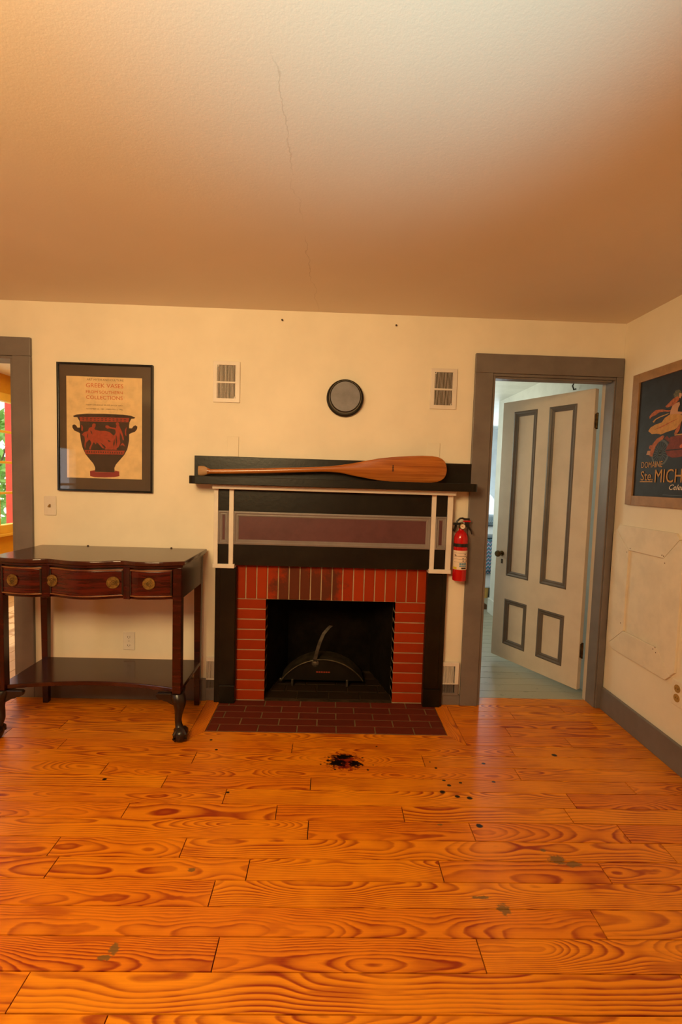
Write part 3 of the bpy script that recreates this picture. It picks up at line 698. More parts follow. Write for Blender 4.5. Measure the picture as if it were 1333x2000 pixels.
# ------------------------------------------------------------------ vase poster
po = thing('framed_poster', 'black framed exhibition poster of a red figure vase', 'poster', (-1.362, 0, 1.29))
fx0, fx1, fz0, fz1 = -1.646, -1.080, 1.290, 2.052
for bx in ((fx0, fx0+.011, fz0, fz1), (fx1-.011, fx1, fz0, fz1), (fx0+.011, fx1-.011, fz0, fz0+.011), (fx0+.011, fx1-.011, fz1-.011, fz1)):
    build('frame', B().box(bx[0], bx[1], -.024, 0, bx[2], bx[3]), 'frame_black', po, bevel=.0015)
build('mat_board', B().box(fx0+.009, fx1-.009, -.0105, -.002, fz0+.009, fz1-.009), 'mat_brown', po)
pr = build('print', B().box(-1.594, -1.146, -.0115, -.0105, 1.370, 1.974), 'paper', po)
VP = {
'vase': [(-1.557,1.738),(-1.534,1.748),(-1.478,1.754),(-1.368,1.757),(-1.259,1.756),(-1.209,1.750),(-1.185,1.740),(-1.195,1.734),(-1.209,1.733),(-1.22,1.713),(-1.223,1.690),(-1.222,1.650),(-1.223,1.600),(-1.234,1.549),(-1.252,1.515),(-1.28,1.482),(-1.302,1.456),(-1.311,1.435),(-1.309,1.409),(-1.427,1.408),(-1.426,1.433),(-1.437,1.458),(-1.458,1.482),(-1.483,1.513),(-1.5,1.549),(-1.511,1.595),(-1.516,1.644),(-1.515,1.687),(-1.517,1.708),(-1.531,1.732),(-1.548,1.731)],
'handle_l': [(-1.513,1.671),(-1.53,1.67),(-1.537,1.682),(-1.549,1.689),(-1.56,1.683),(-1.56,1.669),(-1.549,1.652),(-1.528,1.644),(-1.510,1.634)],
'handle_r': [(-1.224,1.676),(-1.206,1.676),(-1.197,1.689),(-1.185,1.695),(-1.173,1.687),(-1.176,1.671),(-1.188,1.656),(-1.209,1.648),(-1.224,1.640)],
'foot': [(-1.457,1.412),(-1.426,1.419),(-1.427,1.407),(-1.309,1.409),(-1.308,1.420),(-1.282,1.415),(-1.281,1.387),(-1.313,1.380),(-1.37,1.376),(-1.427,1.376),(-1.456,1.382)],
'neckband': [(-1.517,1.734),(-1.222,1.737),(-1.226,1.712),(-1.513,1.708)],
'loband': [(-1.49,1.538),(-1.248,1.541),(-1.257,1.517),(-1.481,1.514)],
'figures': [(-1.505,1.63),(-1.489,1.645),(-1.468,1.651),(-1.461,1.671),(-1.447,1.676),(-1.436,1.675),(-1.425,1.661),(-1.397,1.655),(-1.365,1.656),(-1.34,1.65),(-1.319,1.633),(-1.312,1.629),(-1.302,1.647),(-1.305,1.666),(-1.34,1.672),(-1.351,1.668),(-1.365,1.678),(-1.362,1.689),(-1.347,1.689),(-1.337,1.68),(-1.301,1.675),(-1.298,1.690),(-1.284,1.694),(-1.277,1.680),(-1.266,1.656),(-1.255,1.62),(-1.254,1.604),(-1.261,1.604),(-1.266,1.627),(-1.277,1.649),(-1.279,1.613),(-1.275,1.586),(-1.287,1.560),(-1.298,1.553),(-1.295,1.545),(-1.369,1.544),(-1.362,1.557),(-1.369,1.567),(-1.397,1.587),(-1.373,1.556),(-1.369,1.551),(-1.383,1.552),(-1.405,1.577),(-1.415,1.587),(-1.422,1.572),(-1.429,1.583),(-1.435,1.586),(-1.444,1.568),(-1.451,1.55),(-1.449,1.542),(-1.461,1.542),(-1.458,1.557),(-1.447,1.579),(-1.454,1.596),(-1.461,1.601),(-1.479,1.581),(-1.483,1.553),(-1.486,1.545),(-1.49,1.567),(-1.486,1.595),(-1.489,1.617)],
'head': [(-1.443,1.689),(-1.434,1.699),(-1.422,1.695),(-1.422,1.679),(-1.431,1.668),(-1.443,1.677)],
'head2': [(-1.300,1.693),(-1.303,1.703),(-1.294,1.710),(-1.284,1.707),(-1.281,1.697),(-1.288,1.690)],
'wing': [(-1.277,1.570),(-1.264,1.587),(-1.254,1.582),(-1.248,1.566),(-1.263,1.574)],
'spray_r': [(-1.247,1.641),(-1.248,1.663),(-1.241,1.680),(-1.236,1.680),(-1.241,1.656),(-1.239,1.630),(-1.241,1.627)],
'spray_l': [(-1.507,1.655),(-1.500,1.650),(-1.496,1.672),(-1.503,1.688),(-1.508,1.685)]}
lay = {'vase': ('vase_body', 'print_dark', -.0118), 'handle_l': ('vase_handle', 'print_dark', -.0118), 'handle_r': ('vase_handle', 'print_dark', -.0118), 'foot': ('vase_foot', 'print_rose', -.0121), 'neckband': ('vase_band', 'print_red', -.0121), 'loband': ('vase_band', 'print_red', -.0121), 'figures': ('vase_figures', 'print_red', -.0121), 'head': ('vase_figures', 'print_red', -.0121), 'head2': ('vase_figures', 'print_red', -.0121), 'wing': ('vase_figures', 'print_red', -.0121), 'spray_r': ('vase_figures', 'print_red', -.0121), 'spray_l': ('vase_figures', 'print_red', -.0121)}
for k, poly in VP.items():
    nm, m, yy = lay[k]; build(nm, B().flat(poly, lambda p: (p[0], yy, p[1])), m, pr)
dd_ = B()
for i in range(12):   # leaf pattern along the neck band
    x = -1.505 + i*.0225
    for zc in (1.717, 1.728): dd_.flat([(x, zc), (x+.010, zc+.0035), (x+.019, zc), (x+.010, zc-.0028)], lambda p: (p[0], -.0124, p[1]))
for i in range(16):
    x = -1.476 + i*.0138; dd_.flat([(x, 1.522), (x+.006, 1.522), (x+.006, 1.532), (x, 1.532)], lambda p: (p[0], -.0124, p[1]))
for poly in ([(-1.352,1.602),(-1.340,1.600),(-1.332,1.592),(-1.345,1.591)], [(-1.455,1.655),(-1.445,1.650),(-1.440,1.630),(-1.448,1.640)], [(-1.300,1.640),(-1.295,1.600),(-1.299,1.565),(-1.303,1.605)], [(-1.31,1.610),(-1.318,1.580),(-1.314,1.560),(-1.308,1.585)], [(-1.47,1.640),(-1.474,1.615),(-1.470,1.610),(-1.466,1.628)]):
    dd_.flat(poly, lambda p: (p[0], -.0124, p[1]))
build('vase_pattern', dd_, 'print_dark', pr)
mkp = lambda a, z: (a, -.0122, z)
for s_, a0, a1, z0, z1, m in (('ART MYTH AND CULTURE', -1.473, -1.256, 1.951, 1.963, 'print_text_brown'), ('GREEK VASES', -1.478, -1.257, 1.911, 1.935, 'print_text_red'), ('FROM SOUTHERN', -1.478, -1.261, 1.876, 1.893, 'print_text_red'), ('COLLECTIONS', -1.478, -1.261, 1.842, 1.863, 'print_text_red'), ('NEW ORLEANS MUSEUM OF ART', -1.477, -1.261, 1.804, 1.812, 'print_text_brown'), ('NOVEMBER 22, 1981 \u2013 FEBRUARY 7, 1982', -1.477, -1.261, 1.780, 1.788, 'print_text_brown')):
    lettering(s_, a0, a1, z0, z1, mkp, m, pr)
build('glazing', B().box(fx0+.010, fx1-.010, -.0175, -.0160, fz0+.010, fz1-.010), 'glass', po)

# ================================================================== right wall
xw = XR
wp = thing('framed_wine_poster', 'pale wood framed wine poster of a woman on a red motorcycle', 'poster', (xw, -.48, 1.31))
py0, py1, pz0, pz1 = -.132, -.86, 1.310, 2.063
fwid = .058
for a, b_, c, d in ((py1, py1+fwid, pz0, pz1), (py0-fwid, py0, pz0, pz1), (py1+fwid, py0-fwid, pz0, pz0+fwid-.004), (py1+fwid, py0-fwid, pz1-fwid+.006, pz1)):
    build('frame', B().box(xw-.020, xw, a, b_, c, d), 'pale_frame', wp, bevel=.002)
wpr = build('print', B().box(xw-.010, xw-.002, py1+fwid-.004, py0-fwid+.004, pz0+fwid-.008, pz1-fwid+.010), 'poster_blue', wp)
# drawn in the plane of the print (y, z)
W = [
('wheel', 'print_steel', None), ('coat', 'print_black', [(-.508,1.861),(-.56,1.872),(-.60,1.80),(-.58,1.75),(-.544,1.782),(-.509,1.806),(-.503,1.826)]),
('tank', 'print_maroon', [(-.417,1.675),(-.435,1.688),(-.455,1.671),(-.464,1.679),(-.555,1.682),(-.62,1.66),(-.63,1.60),(-.565,1.575),(-.53,1.570),(-.485,1.570),(-.451,1.582),(-.431,1.606),(-.441,1.629),(-.457,1.651)]),
('tank_line', 'print_black', [(-.433,1.613),(-.562,1.613),(-.563,1.608),(-.436,1.608)]),
('fender', 'print_orange', [(-.31,1.586),(-.315,1.617),(-.327,1.651),(-.357,1.677),(-.405,1.693),(-.416,1.687),(-.407,1.672),(-.374,1.658),(-.352,1.636),(-.342,1.605),(-.334,1.583)]),
('tail_lamp', 'print_skin', [(-.282,1.596),(-.291,1.617),(-.315,1.617),(-.312,1.591)]),
('tail_cone', 'print_orange', [(-.30,1.632),(-.306,1.646),(-.322,1.646),(-.326,1.63),(-.312,1.623)]),
('hair', 'print_hair', [(-.468,1.88),(-.461,1.898),(-.476,1.915),(-.498,1.916),(-.515,1.904),(-.521,1.887),(-.514,1.869),(-.498,1.875),(-.479,1.878)]),
('face', 'print_skin', [(-.502,1.897),(-.518,1.893),(-.521,1.881),(-.513,1.868),(-.502,1.874)]),
('scarf', 'print_orange', [(-.492,1.883),(-.461,1.875),(-.435,1.86),(-.408,1.844),(-.419,1.836),(-.442,1.837),(-.461,1.839),(-.483,1.849),(-.504,1.861),(-.504,1.874)]),
('sash', 'print_orange', [(-.29,1.792),(-.286,1.806),(-.301,1.82),(-.335,1.836),(-.36,1.834),(-.39,1.831),(-.42,1.822),(-.449,1.818),(-.44,1.811),(-.402,1.818),(-.362,1.819),(-.333,1.807),(-.308,1.804)]),
('ribbon', 'print_gold', [(-.316,1.775),(-.335,1.787),(-.374,1.797),(-.422,1.803),(-.446,1.805),(-.423,1.798),(-.375,1.791),(-.341,1.782),(-.327,1.768)]),
('bodice', 'print_skin', [(-.461,1.839),(-.483,1.849),(-.509,1.852),(-.513,1.837),(-.503,1.823),(-.501,1.804),(-.537,1.797),(-.542,1.787),(-.498,1.788),(-.447,1.795),(-.449,1.818)]),
('dress', 'print_gold', [(-.447,1.797),(-.497,1.793),(-.54,1.782),(-.54,1.763),(-.522,1.727),(-.488,1.714),(-.433,1.707),(-.39,1.698),(-.354,1.706),(-.318,1.707),(-.285,1.727),(-.303,1.745),(-.343,1.757),(-.388,1.762),(-.41,1.783)]),
('dress_fold', 'print_orange', [(-.33,1.728),(-.40,1.745),(-.47,1.762),(-.52,1.770),(-.46,1.754),(-.39,1.735)]),
('legs', 'print_orange', [(-.517,1.734),(-.533,1.751),(-.524,1.707),(-.508,1.689),(-.488,1.691),(-.495,1.71)]),
('seat', 'print_gold', [(-.49,1.688),(-.60,1.688),(-.60,1.680),(-.493,1.683)]),
('lamp_glow', 'print_text_red', [(-.533,1.626),(-.545,1.636),(-.557,1.629),(-.551,1.617),(-.538,1.616)])]
for i, (nm, m, poly) in enumerate(W):
    xx = xw-.0102-.0001*i
    if nm == 'wheel':
        b = B(); n = 32; cy, cz = -.392, 1.600
        for r0, r1 in ((.060, .072), (.012, .018)):
            b.add([(xx, cy+r*.95*math.cos(2*math.pi*k/n), cz+r*math.sin(2*math.pi*k/n)) for r in (r0, r1) for k in range(n)], [(k, (k+1) % n, n+(k+1) % n, n+k) for k in range(n)])
        for k in range(10):
            a = math.pi*k/10; c_, s_ = math.cos(a), math.sin(a)
            b.add([(xx, cy+.06*c_-.0012*s_, cz+.06*s_+.0012*c_), (xx, cy+.06*c_+.0012*s_, cz+.06*s_-.0012*c_), (xx, cy-.06*c_+.0012*s_, cz-.06*s_-.0012*c_), (xx, cy-.06*c_-.0012*s_, cz-.06*s_+.0012*c_)], [(0, 1, 2, 3)])
        build(nm, b, m, wpr)
    else: build(nm, B().flat(poly, lambda p: (xx, p[0], p[1])), m, wpr)
mkw = lambda a, z: (xw-.0125, a, z)
lettering('DOMAINE', -.250, -.420, 1.523, 1.556, mkw, 'print_gold', wpr)
lettering('Ste.', -.252, -.352, 1.452, 1.504, mkw, 'print_gold', wpr)
lettering('MICHELLE', -.368, -.740, 1.441, 1.512, mkw, 'print_gold', wpr)
build('underline', B().flat([(-.246, 1.443), (-.352, 1.443), (-.352, 1.448), (-.246, 1.448)], lambda p: (xw-.0125, p[0], p[1])), 'print_gold', wpr)
lettering('Celebrate', -.478, -.66, 1.404, 1.431, mkw, 'label_paper', wpr, shear=.06)
build('fine_print', B().flat([(-.438, 1.3745), (-.70, 1.3745), (-.70, 1.377), (-.438, 1.377)], lambda p: (xw-.0125, p[0], p[1])), 'print_steel', wpr)

# white octagonal-cornered hatch of four mitred boards round a recessed panel
ht = thing('wall_hatch', 'cream painted wooden hatch with cut corners and recessed centre panel', 'hatch', (xw, -.325, .42))
oy0, oy1, oz0, oz1, ch = -.034, -.618, .419, 1.184, .062
iy0, iy1, iz0, iz1 = -.192, -.482, .560, 1.042
X0, X1 = xw-.014, xw
def chp(y, z, sy, sz): return [(y, z+sz*ch), (y-sy*ch, z)] if False else None
# board outlines (y, z); mitres run from the inner corners to the middles of the cut corners
c_bl = (oy0-ch/2, oz0+ch/2); c_tl = (oy0-ch/2, oz1-ch/2); c_br = (oy1+ch/2, oz0+ch/2); c_tr = (oy1+ch/2, oz1-ch/2); g = .0012
build('board', B().prism([(oy0, oz0+ch), (oy0, oz1-ch), (c_tl[0], c_tl[1]-g), (iy0, iz1-g), (iy0, iz0+g), (c_bl[0], c_bl[1]+g)], X0, X1, 'x'), 'panel_white', ht, bevel=.0015)
build('board', B().prism([(oy1, oz0+ch), (oy1, oz1-ch), (c_tr[0], c_tr[1]-g), (iy1, iz1-g), (iy1, iz0+g), (c_br[0], c_br[1]+g)], X0, X1, 'x'), 'panel_white', ht, bevel=.0015)
build('board', B().prism([(oy0-ch, oz1), (oy1+ch, oz1), (c_tr[0], c_tr[1]+g), (iy1, iz1+g), (iy0, iz1+g), (c_tl[0], c_tl[1]+g)], X0, X1, 'x'), 'panel_white', ht, bevel=.0015)
build('board', B().prism([(oy0-ch, oz0), (oy1+ch, oz0), (c_br[0], c_br[1]-g), (iy1, iz0-g), (iy0, iz0-g), (c_bl[0], c_bl[1]-g)], X0, X1, 'x'), 'panel_white', ht, bevel=.0015)
build('centre_panel', B().box(xw-.003, xw, iy1+.0005, iy0-.0005, iz0+.0005, iz1-.0005), 'panel_white', ht)
for yy, zz_ in ((-.205, 1.055), (-.470, 1.058), (-.482, 1.055), (-.178, 1.03), (-.495, 1.02), (-.165, .60), (-.455, .546), (-.478, .535), (-.470, .56)):
    build('nail_head', B().lathe([(.0035, -.0145), (.0035, -.0142)], (xw, yy, zz_), 'x', 8), 'brown_wood', ht)
o2 = thing('wall_outlet', 'cream outlet plate with two brown sockets below the wall hatch', 'outlet', (xw, -.64, .32))
build('plate', B().box(xw-.007, xw, -.682, -.601, .320, .450), 'panel_white', o2, bevel=.003)
for z in (.362, .410): 
    s_ = build('socket', B().lathe([(.020, -.0095), (.020, -.006)], (xw, -.640, z), 'x', 20), 'ochre_slot', o2)
    for dy in (-.007, .007): build('slot', B().box(xw-.0100, xw-.009, -.640+dy-.0015, -.640+dy+.0015, z-.004, z+.004), 'dark_slot', s_)

# ================================================================== FIRE EXTINGUISHER
ex = thing('fire_extinguisher', 'red fire extinguisher hung on the wall beside the door casing', 'fire extinguisher', (.803, -.06, .81))
ec = (.803, -.062, 0)
build('cylinder', B().lathe([(.0, .812), (.030, .809), (.040, .814), (.0415, .822), (.0415, 1.068), (.040, 1.082), (.035, 1.098), (.026, 1.111), (.017, 1.119), (.015, 1.124), (.015, 1.132), (0, 1.132)], ec, 'z', 36), 'red_enamel', ex, smooth=True)
build('strap', B().lathe([(.0415, 1.022), (.0432, 1.022), (.0432, 1.042), (.0415, 1.042)], ec, 'z', 36), 'black_plastic', ex, smooth=True)
build('bracket', B().box(.785, .821, -.022, 0, .90, 1.10), 'iron', ex, bevel=.002)
lb_ = B(); n = 24
ring = lambda z: [(ec[0]+.0420*math.sin(a), ec[1]-.0420*math.cos(a), z) for a in [math.radians(-92+184*k/n) for k in range(n+1)]]
r0_, r1_ = ring(.884), ring(1.000)
lb_.add(r0_+r1_, [(k, k+1, n+2+k, n+1+k) for k in range(n)])
lab = build('label', lb_, 'label_paper', ex, smooth=True)
def on_cyl(name, a0, a1, z0, z1, mat, n=4):
    b = B(); R_ = .0424
    A = [math.radians(a0+(a1-a0)*k/n) for k in range(n+1)]
    b.add([(ec[0]+R_*math.sin(a), ec[1]-R_*math.cos(a), z) for z in (z0, z1) for a in A], [(k, k+1, n+2+k, n+1+k) for k in range(n)])
    return build(name, b, mat, lab)
for z in (.985, .966, .964, .948, .930): on_cyl('printed_line', -70, 60, z, z+.0012, 'label_ink', 10)
for a, z in ((28, .977), (48, .958), (10, .952), (12, .938), (46, .937), (-60, .974), (-52, .968)): on_cyl('printed_mark', a-6, a+5, z-.002, z+.003, 'label_ink')
for k in range(4):
    on_cyl('pictogram', -18+k*16, -5+k*16, .914, .926, 'label_blue')
    on_cyl('pictogram', -18+k*16, -6+k*16, .902, .911, 'label_blue')
on_cyl('printed_mark', -2, 42, .889, .898, 'label_ink', 6)
on_cyl('yellow_patch', -80, -40, .886, .900, 'label_yellow', 6)
build('valve', B().lathe([(.013, 1.128), (.016, 1.134), (.016, 1.146), (.012, 1.150), (.012, 1.168), (0, 1.170)], ec, 'z', 20), 'old_brass', ex, smooth=True)
gg = build('gauge', B().lathe([(.0, .0), (.017, .0), (.0185, -.004), (.0175, -.009), (.015, -.010), (.015, -.008), (0, -.008)], (.805, -.076, 1.145), 'y', 28), 'brass', ex, smooth=True)
build('dial', B().lathe([(0, -.0082), (0, -.0086), (.0145, -.0086), (.0145, -.0082)], (.805, -.076, 1.145), 'y', 24), 'label_paper', gg)
build('needle', B().box(.7975, .806, -.0856, -.0850, 1.1445, 1.1485), 'print_text_red', gg)
build('upper_lever', B().tube([(.770, -.062, 1.158), (.776, -.062, 1.176), (.792, -.062, 1.192), (.806, -.062, 1.194), (.820, -.062, 1.189), (.850, -.062, 1.189)], [.005, .006, .006, .006, .007, .006], 8), 'black_plastic', ex, smooth=True)
build('carry_handle', B().box(.752, .800, -.070, -.054, 1.152, 1.167), 'black_plastic', ex, bevel=.003)
build('safety_pin', B().box(.812, .856, -.069, -.055, 1.172, 1.181), 'red_enamel', ex, bevel=.002)
build('lower_handle', B().box(.820, .850, -.068, -.056, 1.140, 1.172), 'black_plastic', ex, bevel=.003)
build('nozzle_hose', B().tube([(.838, -.062, 1.150), (.850, -.062, 1.138), (.862, -.060, 1.120), (.870, -.060, 1.098)], [.006, .0055, .005, .004], 8), 'black_plastic', ex, smooth=True)
build('bracket_clip', B().tube([(.775, -.040, 1.152), (.772, -.036, 1.130), (.764, -.032, 1.112)], [.007, .008, .007], 8), 'black_plastic', ex, smooth=True)

# ================================================================== CONSOLE TABLE
TC = -1.240; HW = .497; YB = -.032
tb = thing('console_table', 'mahogany serpentine console table with three drawers and claw feet', 'table', (TC, -.25, 0))
ts = [0, .06, .12, .175, .21, .245, .30, .38, .45, .507]; yy_ = [-.552, -.546, -.524, -.503, -.501, -.524, -.526, -.516, -.492, -.470]
def front(x):
    t_ = abs(x-TC); k = 9; return float(np.mean([np.interp(min(max(abs(t_+d), 0), .507), ts, yy_) for d in np.linspace(-.028, .028, k)]))
def curve(a, b_, n, dy): return [(x, front(x)+dy) for x in np.linspace(a, b_, n)]
build('table_top', B().prism(curve(TC-HW, TC+HW, 61, 0) + [(TC+HW, YB), (TC-HW, YB)], .938, .960), 'mahogany_top', tb, bevel=.005, seg=3)
build('top_moulding', B().prism(curve(TC-HW+.012, TC+HW-.012, 61, .012) + [(TC+HW-.012, YB-.002), (TC-HW+.012, YB-.002)], .924, .938), 'mahogany', tb, bevel=.003)
build('apron', B().prism(curve(TC-HW+.03, TC+HW-.03, 61, .036) + [(TC+HW-.02, -.43), (TC+HW-.02, YB-.012), (TC-HW+.02, YB-.012), (TC-HW+.02, -.43)], .757, .924), 'mahogany', tb, bevel=.002)
def drawer(a, b_, knobs):
    d = build('drawer', B().prism(curve(a, b_, 25, .024) + curve(a, b_, 25, .040)[::-1], .781, .905), 'mahogany_drawer', tb, bevel=.002, origin=(TC, -.25, .84))
    for z in (.772, .905): build('bead', B().prism(curve(a-.004, b_+.004, 25, .020) + curve(a-.004, b_+.004, 25, .038)[::-1], z+.001, z+.008), 'bead_wood', d, bevel=.0015)
    for x in (a-.004, b_-.003): build('bead', B().prism(curve(x, x+.007, 3, .020) + curve(x, x+.007, 3, .038)[::-1], .779, .907), 'mahogany_dark', d)
    for x in knobs:
        y_ = front(x)+.022
        ang = math.atan2(front(x+.02)-front(x-.02), .04)
        def turn(b):
            b.v = [(x+(p[0]-x)*math.cos(ang)-(p[1]-y_)*math.sin(ang), y_+(p[0]-x)*math.sin(ang)+(p[1]-y_)*math.cos(ang), p[2]) for p in b.v]; return b
        kn = build('knob', turn(B().lathe([(.0, -.0), (.030, 0), (.0315, -.003), (.030, -.0055), (.0265, -.0055), (.0255, -.0042), (.020, -.0042), (.0188, -.0062), (.0170, -.0062), (.0160, -.0046), (0, -.0050)], (x, y_, .845), 'y', 28)), 'brass', d, smooth=True)
        rs = B()
        for k in range(8):
            a_ = 2*math.pi*k/8; rs.lathe([(.0036, -.0044), (.0024, -.0066), (0, -.0070)], (x+.0105*math.cos(a_), y_, .845+.0105*math.sin(a_)), 'y', 6)
        rs.lathe([(.0045, -.0046), (.003, -.0072), (0, -.0078)], (x, y_, .845), 'y', 8)
        build('rosette', turn(rs), 'old_brass', kn)
drawer(TC-.182, TC+.182, (TC-.172, TC+.140))
drawer(TC+.228, TC+.430, (TC+.325,)); drawer(TC-.430, TC-.228, (TC-.365,))
for s_ in (-1, 1):
    x = TC+s_*.205; build('stile', B().prism(curve(x-.018, x+.018, 7, .020) + [(x+.018, front(x)+.05), (x-.018, front(x)+.05)], .757, .924), 'mahogany', tb, bevel=.002)
build('shelf', B().prism([(TC-.475+.95*k/24, -.462+.078*math.sin(math.pi*k/24)**.8) for k in range(25)] + [(TC+.475, -.048), (TC-.475, -.048)], .250, .273), 'mahogany_top', tb, bevel=.004)
for s_ in (-1, 1):
    lx = TC+s_*.457
    build('leg', B().box(lx-.0225, lx+.0225, -.470, -.425, .25, .924), 'mahogany', tb, bevel=.003)
    build('leg', B().add([(lx+a*q, -.068+b_*q, z) for z, q in ((0, .016), (.757, .021), (.924, .021)) for a, b_ in ((-1, -1), (1, -1), (1, 1), (-1, 1))],
                        [(0, 1, 2, 3), (8, 9, 10, 11)] + [(i*4+j, i*4+(j+1) % 4, i*4+4+(j+1) % 4, i*4+4+j) for i in (0, 1) for j in range(4)]), 'mahogany', tb, bevel=.003)
    # cabriole foot ending in a claw and ball
    L_ = [(.250, 0, 0, .034), (.236, .004, -.004, .038), (.212, .012, -.012, .037), (.188, .015, -.014, .031), (.160, .013, -.012, .0245), (.130, .008, -.008, .0195), (.100, .006, -.007, .0175), (.082, .010, -.010, .0185), (.066, .017, -.017, .022), (.052, .024, -.023, .0285)]
    rings = [[(lx+s_*dx+r*math.cos(2*math.pi*k/16), -.445+dy+r*math.sin(2*math.pi*k/16), z) for k in range(16)] for z, dx, dy, r in L_]
    cf = build('cabriole_foot', B().loft(rings), 'mahogany_dark', tb, smooth=True)
    bc = (lx+s_*.024, -.445-.027, .034)
    build('ball', B().lathe([(.012, -.034), (.026, -.030), (.035, -.018), (.0385, 0), (.035, .016), (.026, .028), (.010, .034)], bc, 'z', 24), 'mahogany_dark', cf, smooth=True)
    for k in range(4):
        a = math.pi/4 + k*math.pi/2 + .2; cl = []
        for e, rr_ in ((80, .036), (50, .040), (20, .0425), (-10, .0425), (-35, .040)):
            q = math.radians(e); cl.append((bc[0]+rr_*math.cos(q)*math.cos(a), bc[1]+rr_*math.cos(q)*math.sin(a), max(.009, bc[2]+rr_*math.sin(q)*.92)))
        build('claw', B().tube(cl, [.010, .0095, .010, .0085, .006], 8), 'mahogany_dark', cf, smooth=True)
    wing = [(0, 0), (.085, 0), (.094, -.010), (.088, -.026), (.075, -.034), (.060, -.036), (.050, -.044), (.034, -.046), (.018, -.056), (0, -.066)]
    build('knee_bracket', B().prism([(lx - s_*(.018+p[0]), .250+p[1]) for p in wing], -.462, -.436, 'y'), 'mahogany_dark', tb, bevel=.004)
    build('knee_bracket', B().prism([(-.427+p[0]*.9, .250+p[1]) for p in wing], lx-.013, lx+.013, 'x'), 'mahogany_dark', tb, bevel=.004)
for x in (TC-.215, TC+.285): build('screw', B().lathe([(.006, 0), (.006, .004), (.003, .006)], (x, YB-.012, .960), 'z', 10), 'iron', tb)

# ================================================================== ARCHED HOOD in the firebox
hd = thing('fireplace_hood', 'black arched metal ash hood with strap handle inside the firebox', 'fireplace hood', (-.02, .27, .0))
x0, x1, zb, zt = -.295, .258, .052, .196
def arc(dr, n=28):
    hx = (x1-x0)/2; h_ = zt-zb; R_ = (hx*hx+h_*h_)/(2*h_); cz = zt-R_; a0 = math.asin(hx/R_)
    return [((x0+x1)/2 + (R_+dr)*math.sin(-a0+2*a0*k/n), cz+(R_+dr)*math.cos(-a0+2*a0*k/n)) for k in range(n+1)]
build('arched_band', B().prism(arc(0) + arc(-.005)[::-1], .20, .36, 'y'), 'hood_steel', hd)
build('front_plate', B().prism(arc(-.0055), .206, .212, 'y'), 'black', hd)
build('front_rim', B().tube([(p[0], .200, p[1]) for p in arc(-.002)], .005, 8), 'hood_steel', hd, smooth=True)
hp = [(-.072, .206, .168), (-.072, .194, .200), (-.060, .200, .255), (-.042, .212, .315), (-.020, .228, .365), (.012, .246, .400), (.030, .258, .412)]
sb_ = B(); rings = []
for i, p in enumerate(hp):
    wdt = .013 if i < 2 else .011
    rings.append([(p[0]-wdt, p[1]-.003, p[2]), (p[0]+wdt, p[1]-.003, p[2]-.004), (p[0]+wdt, p[1]+.003, p[2]-.004), (p[0]-wdt, p[1]+.003, p[2])])
build('handle', sb_.loft(rings), 'iron', hd)
build('handle_rosette', B().lathe([(.0, -.008), (.018, -.007), (.024, -.003), (.024, .002)], (-.070, .205, .166), 'y', 20), 'steel', hd, smooth=True)
for x in (-.222, .148): build('foot', B().box(x-.008, x+.008, .198, .222, .007, .056), 'iron', hd, bevel=.003)
for x in (-.18, .12): build('foot', B().box(x-.010, x+.010, .335, .355, .007, .075), 'hood_steel', hd, bevel=.003)
lt = B()
for k in range(6): lt.box(-.062+k*.016, -.050+k*.016, .2045, .2062, .102, .110)
build('maker_mark', lt, 'print_red', hd)
build('side_knob', B().lathe([(0, -.010), (.011, -.006), (.011, .006), (0, .010)], (-.300, .205, .052), 'y', 12), 'hood_steel', hd, smooth=True)

# ================================================================== OPEN DOOR (leaf swings into the hallway)
dr = thing('door_1', 'open white four-panel door with grey mouldings and brass knob', 'door', (1.684, .126, 0), kind='structure', rotz=math.radians(118.27))
DW = .749
lf_holes = [(.122, .331, .703, 1.960), (.434, .640, .715, 1.953), (.124, .338, .158, .516), (.437, .642, .178, .530)]
lf_holes = [(.123, .333, .705, 1.958), (.433, .640, .705, 1.958), (.128, .340, .168, .522), (.437, .642, .168, .522)]
build('leaf', wall_holes('x', .004, DW, -.036, 0, .052, 2.040, [(.126, .336, .168, .522), (.435, .641, .168, .522), (.126, .336, .705, 1.958), (.435, .641, .705, 1.958)]), 'door_white', dr, bevel=.0015, local=True)
for a, b_, c, d in ((.126, .336, .168, .522), (.435, .641, .168, .522), (.126, .336, .705, 1.958), (.435, .641, .705, 1.958)):
    build('panel', B().box(a-.006, b_+.006, -.026, -.013, c-.006, d+.006), 'door_white', dr, local=True)
    for o in framed(a-.003, b_+.003, c-.003, d+.003, 0, .040, 'door_mould', dr, 'moulding', .016):
        # the moulding faces local +y here
        for v in o.data.vertices:
            p = v.co + OFF[dr]; v.co = Vector((p[0], -.013 + (-p[1]), p[2]))
        o.data.flip_normals()
build('knob', B().lathe([(.020, -.001), (.020, .005), (.009, .007), (.008, .026), (.016, .032), (.0245, .042), (.025, .052), (.019, .061), (0, .065)], (.690, 0, .870), 'y', 24), 'old_brass', dr, smooth=True, local=True)
build('knob', B().lathe([(.020, -.036), (.020, -.041), (.009, -.043), (.008, -.060), (.018, -.068), (.025, -.078), (.019, -.092), (0, -.096)], (.690, 0, .870), 'y', 24), 'old_brass', dr, smooth=True, local=True)
build('keyhole_plate', B().box(.678, .694, -.0005, .0025, .792, .826), 'iron', dr, local=True, bevel=.001)
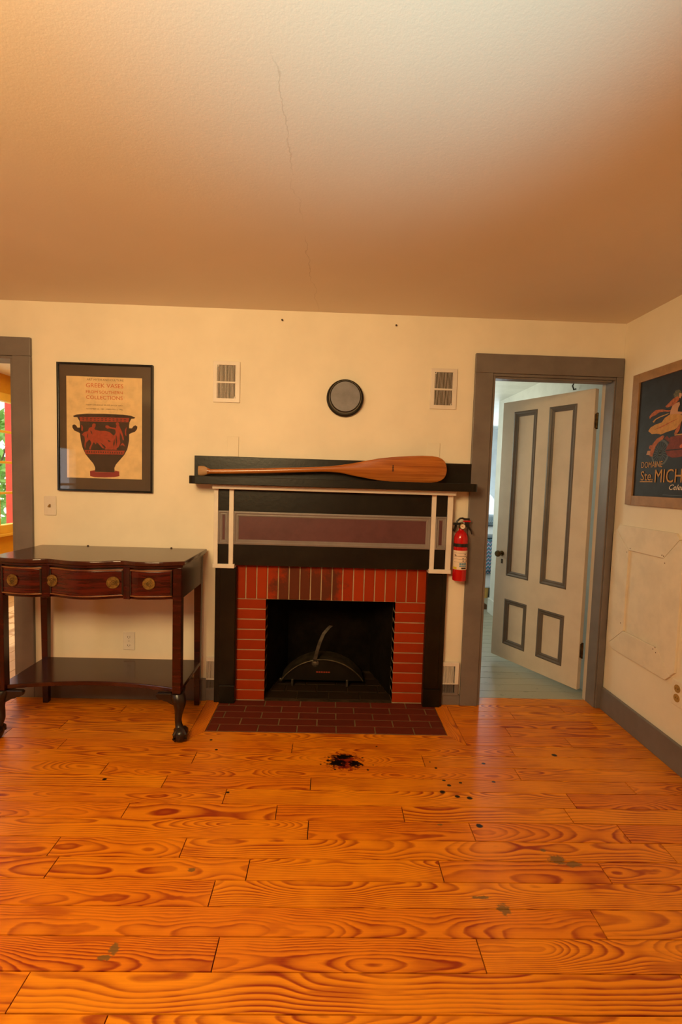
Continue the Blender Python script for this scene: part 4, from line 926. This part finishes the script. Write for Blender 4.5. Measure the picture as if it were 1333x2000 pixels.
for z in (1.834, .318):
    hg = build('hinge', B().lathe([(.0065, -.045), (.0065, .045)], (-.003, -.024, z), 'z', 12), 'old_brass', dr, local=True)
    for k in (-.052, .046): build('finial', B().lathe([(.0065, 0), (.0085, .003), (.004, .007)], (-.003, -.024, z+k), 'z', 10), 'old_brass', hg, local=True)
    build('hinge_leaf', B().box(0, .005, -.034, -.008, z-.045, z+.045), 'steel', hg, local=True)

# ================================================================== BED in the far room
bed = thing('bed', 'bed with white base on pine legs beyond the hallway', 'bed', (2.3, 3.5, 0))
build('mattress', B().box(1.62, 3.10, 2.80, 4.50, .42, .70), 'pillow_white', bed, bevel=.04, seg=4)
build('box_spring', B().box(1.62, 3.10, 2.80, 4.50, .13, .42), 'pillow_white', bed, bevel=.02, seg=3)
for x, yy in ((1.96, 2.86), (2.9, 2.86), (1.70, 4.42), (3.02, 4.42), (2.4, 2.86)): build('leg', B().lathe([(.035, 0), (.04, .06), (.045, .13)], (x, yy, 0), 'z', 14), 'pine', bed, smooth=True)
bl = B()
n = 48
prof_ = lambda x, t_: None
rows_ = []
for yy, zz_ in ((4.0, .712), (3.4, .714), (2.86, .712), (2.785, .700), (2.772, .64), (2.768, .52), (2.766, .40), (2.768, .315)):
    rows_.append([(1.60+1.52*k/n, yy - (.012*math.sin(k*1.9)*(1 if zz_ < .69 else .2)), zz_ + (.006*math.sin(k*1.1) if zz_ > .69 else 0)) for k in range(n+1)])
vs = [p for r in rows_ for p in r]; bl.add(vs, [(i*(n+1)+k, i*(n+1)+k+1, (i+1)*(n+1)+k+1, (i+1)*(n+1)+k) for i in range(len(rows_)-1) for k in range(n)])
bk = build('blanket', bl, 'blanket', smooth=True, origin=(2.3, 2.8, .5))
md = bk.modifiers.new('solid', 'SOLIDIFY'); md.thickness = .010; md.offset = 1
tag(bk, 'blue zigzag woven blanket draped over the bed', 'blanket')
def pillow(label, c, sx, sy, sz, mat, tilt):
    b = B(); n = 20; rings = []
    for i in range(n+1):
        u = -1+2*i/n; ring = []
        for k in range(24):
            a = 2*math.pi*k/24; ca, sa = math.cos(a), math.sin(a)
            yy = math.copysign(abs(ca)**.6, ca); q = (1-abs(u)**3)**.5 if abs(u) < 1 else 0
            ring.append((sx*u, sy*yy*(.9+.1*q), sz*sa*abs(sa)**.1*max(.08, q)*(1-.75*abs(yy)**4)))
        rings.append(ring)
    b.loft(rings)
    o = build('pillow', b, mat, smooth=True, local=True); o.location = c; o.rotation_euler = (tilt, 0, .1); return tag(o, label, 'pillow')
pillow('plump white pillow on the blue blanket', (2.05, 3.06, .808), .30, .20, .078, 'pillow_white', .06)
pillow('grey checked pillow stacked on the white pillow', (2.07, 3.09, .955), .28, .19, .066, 'grey_pillow', .06)
tag(build('door_stop', B().prism([(1.735, 0), (1.80, 0), (1.80, .055), (1.745, .075)], 2.29, 2.40, 'y'), 'brown_wood', bevel=.003), 'small brown wooden door stop on the hallway floor', 'door stop')
tag(build('wall_hook', B().tube([(1.79, .556, 2.17), (1.755, .556, 2.165), (1.745, .556, 2.14), (1.755, .556, 2.115), (1.772, .556, 2.12)], .006, 8), 'iron', smooth=True), 'small dark hook high on the hallway wall over the door', 'hook')
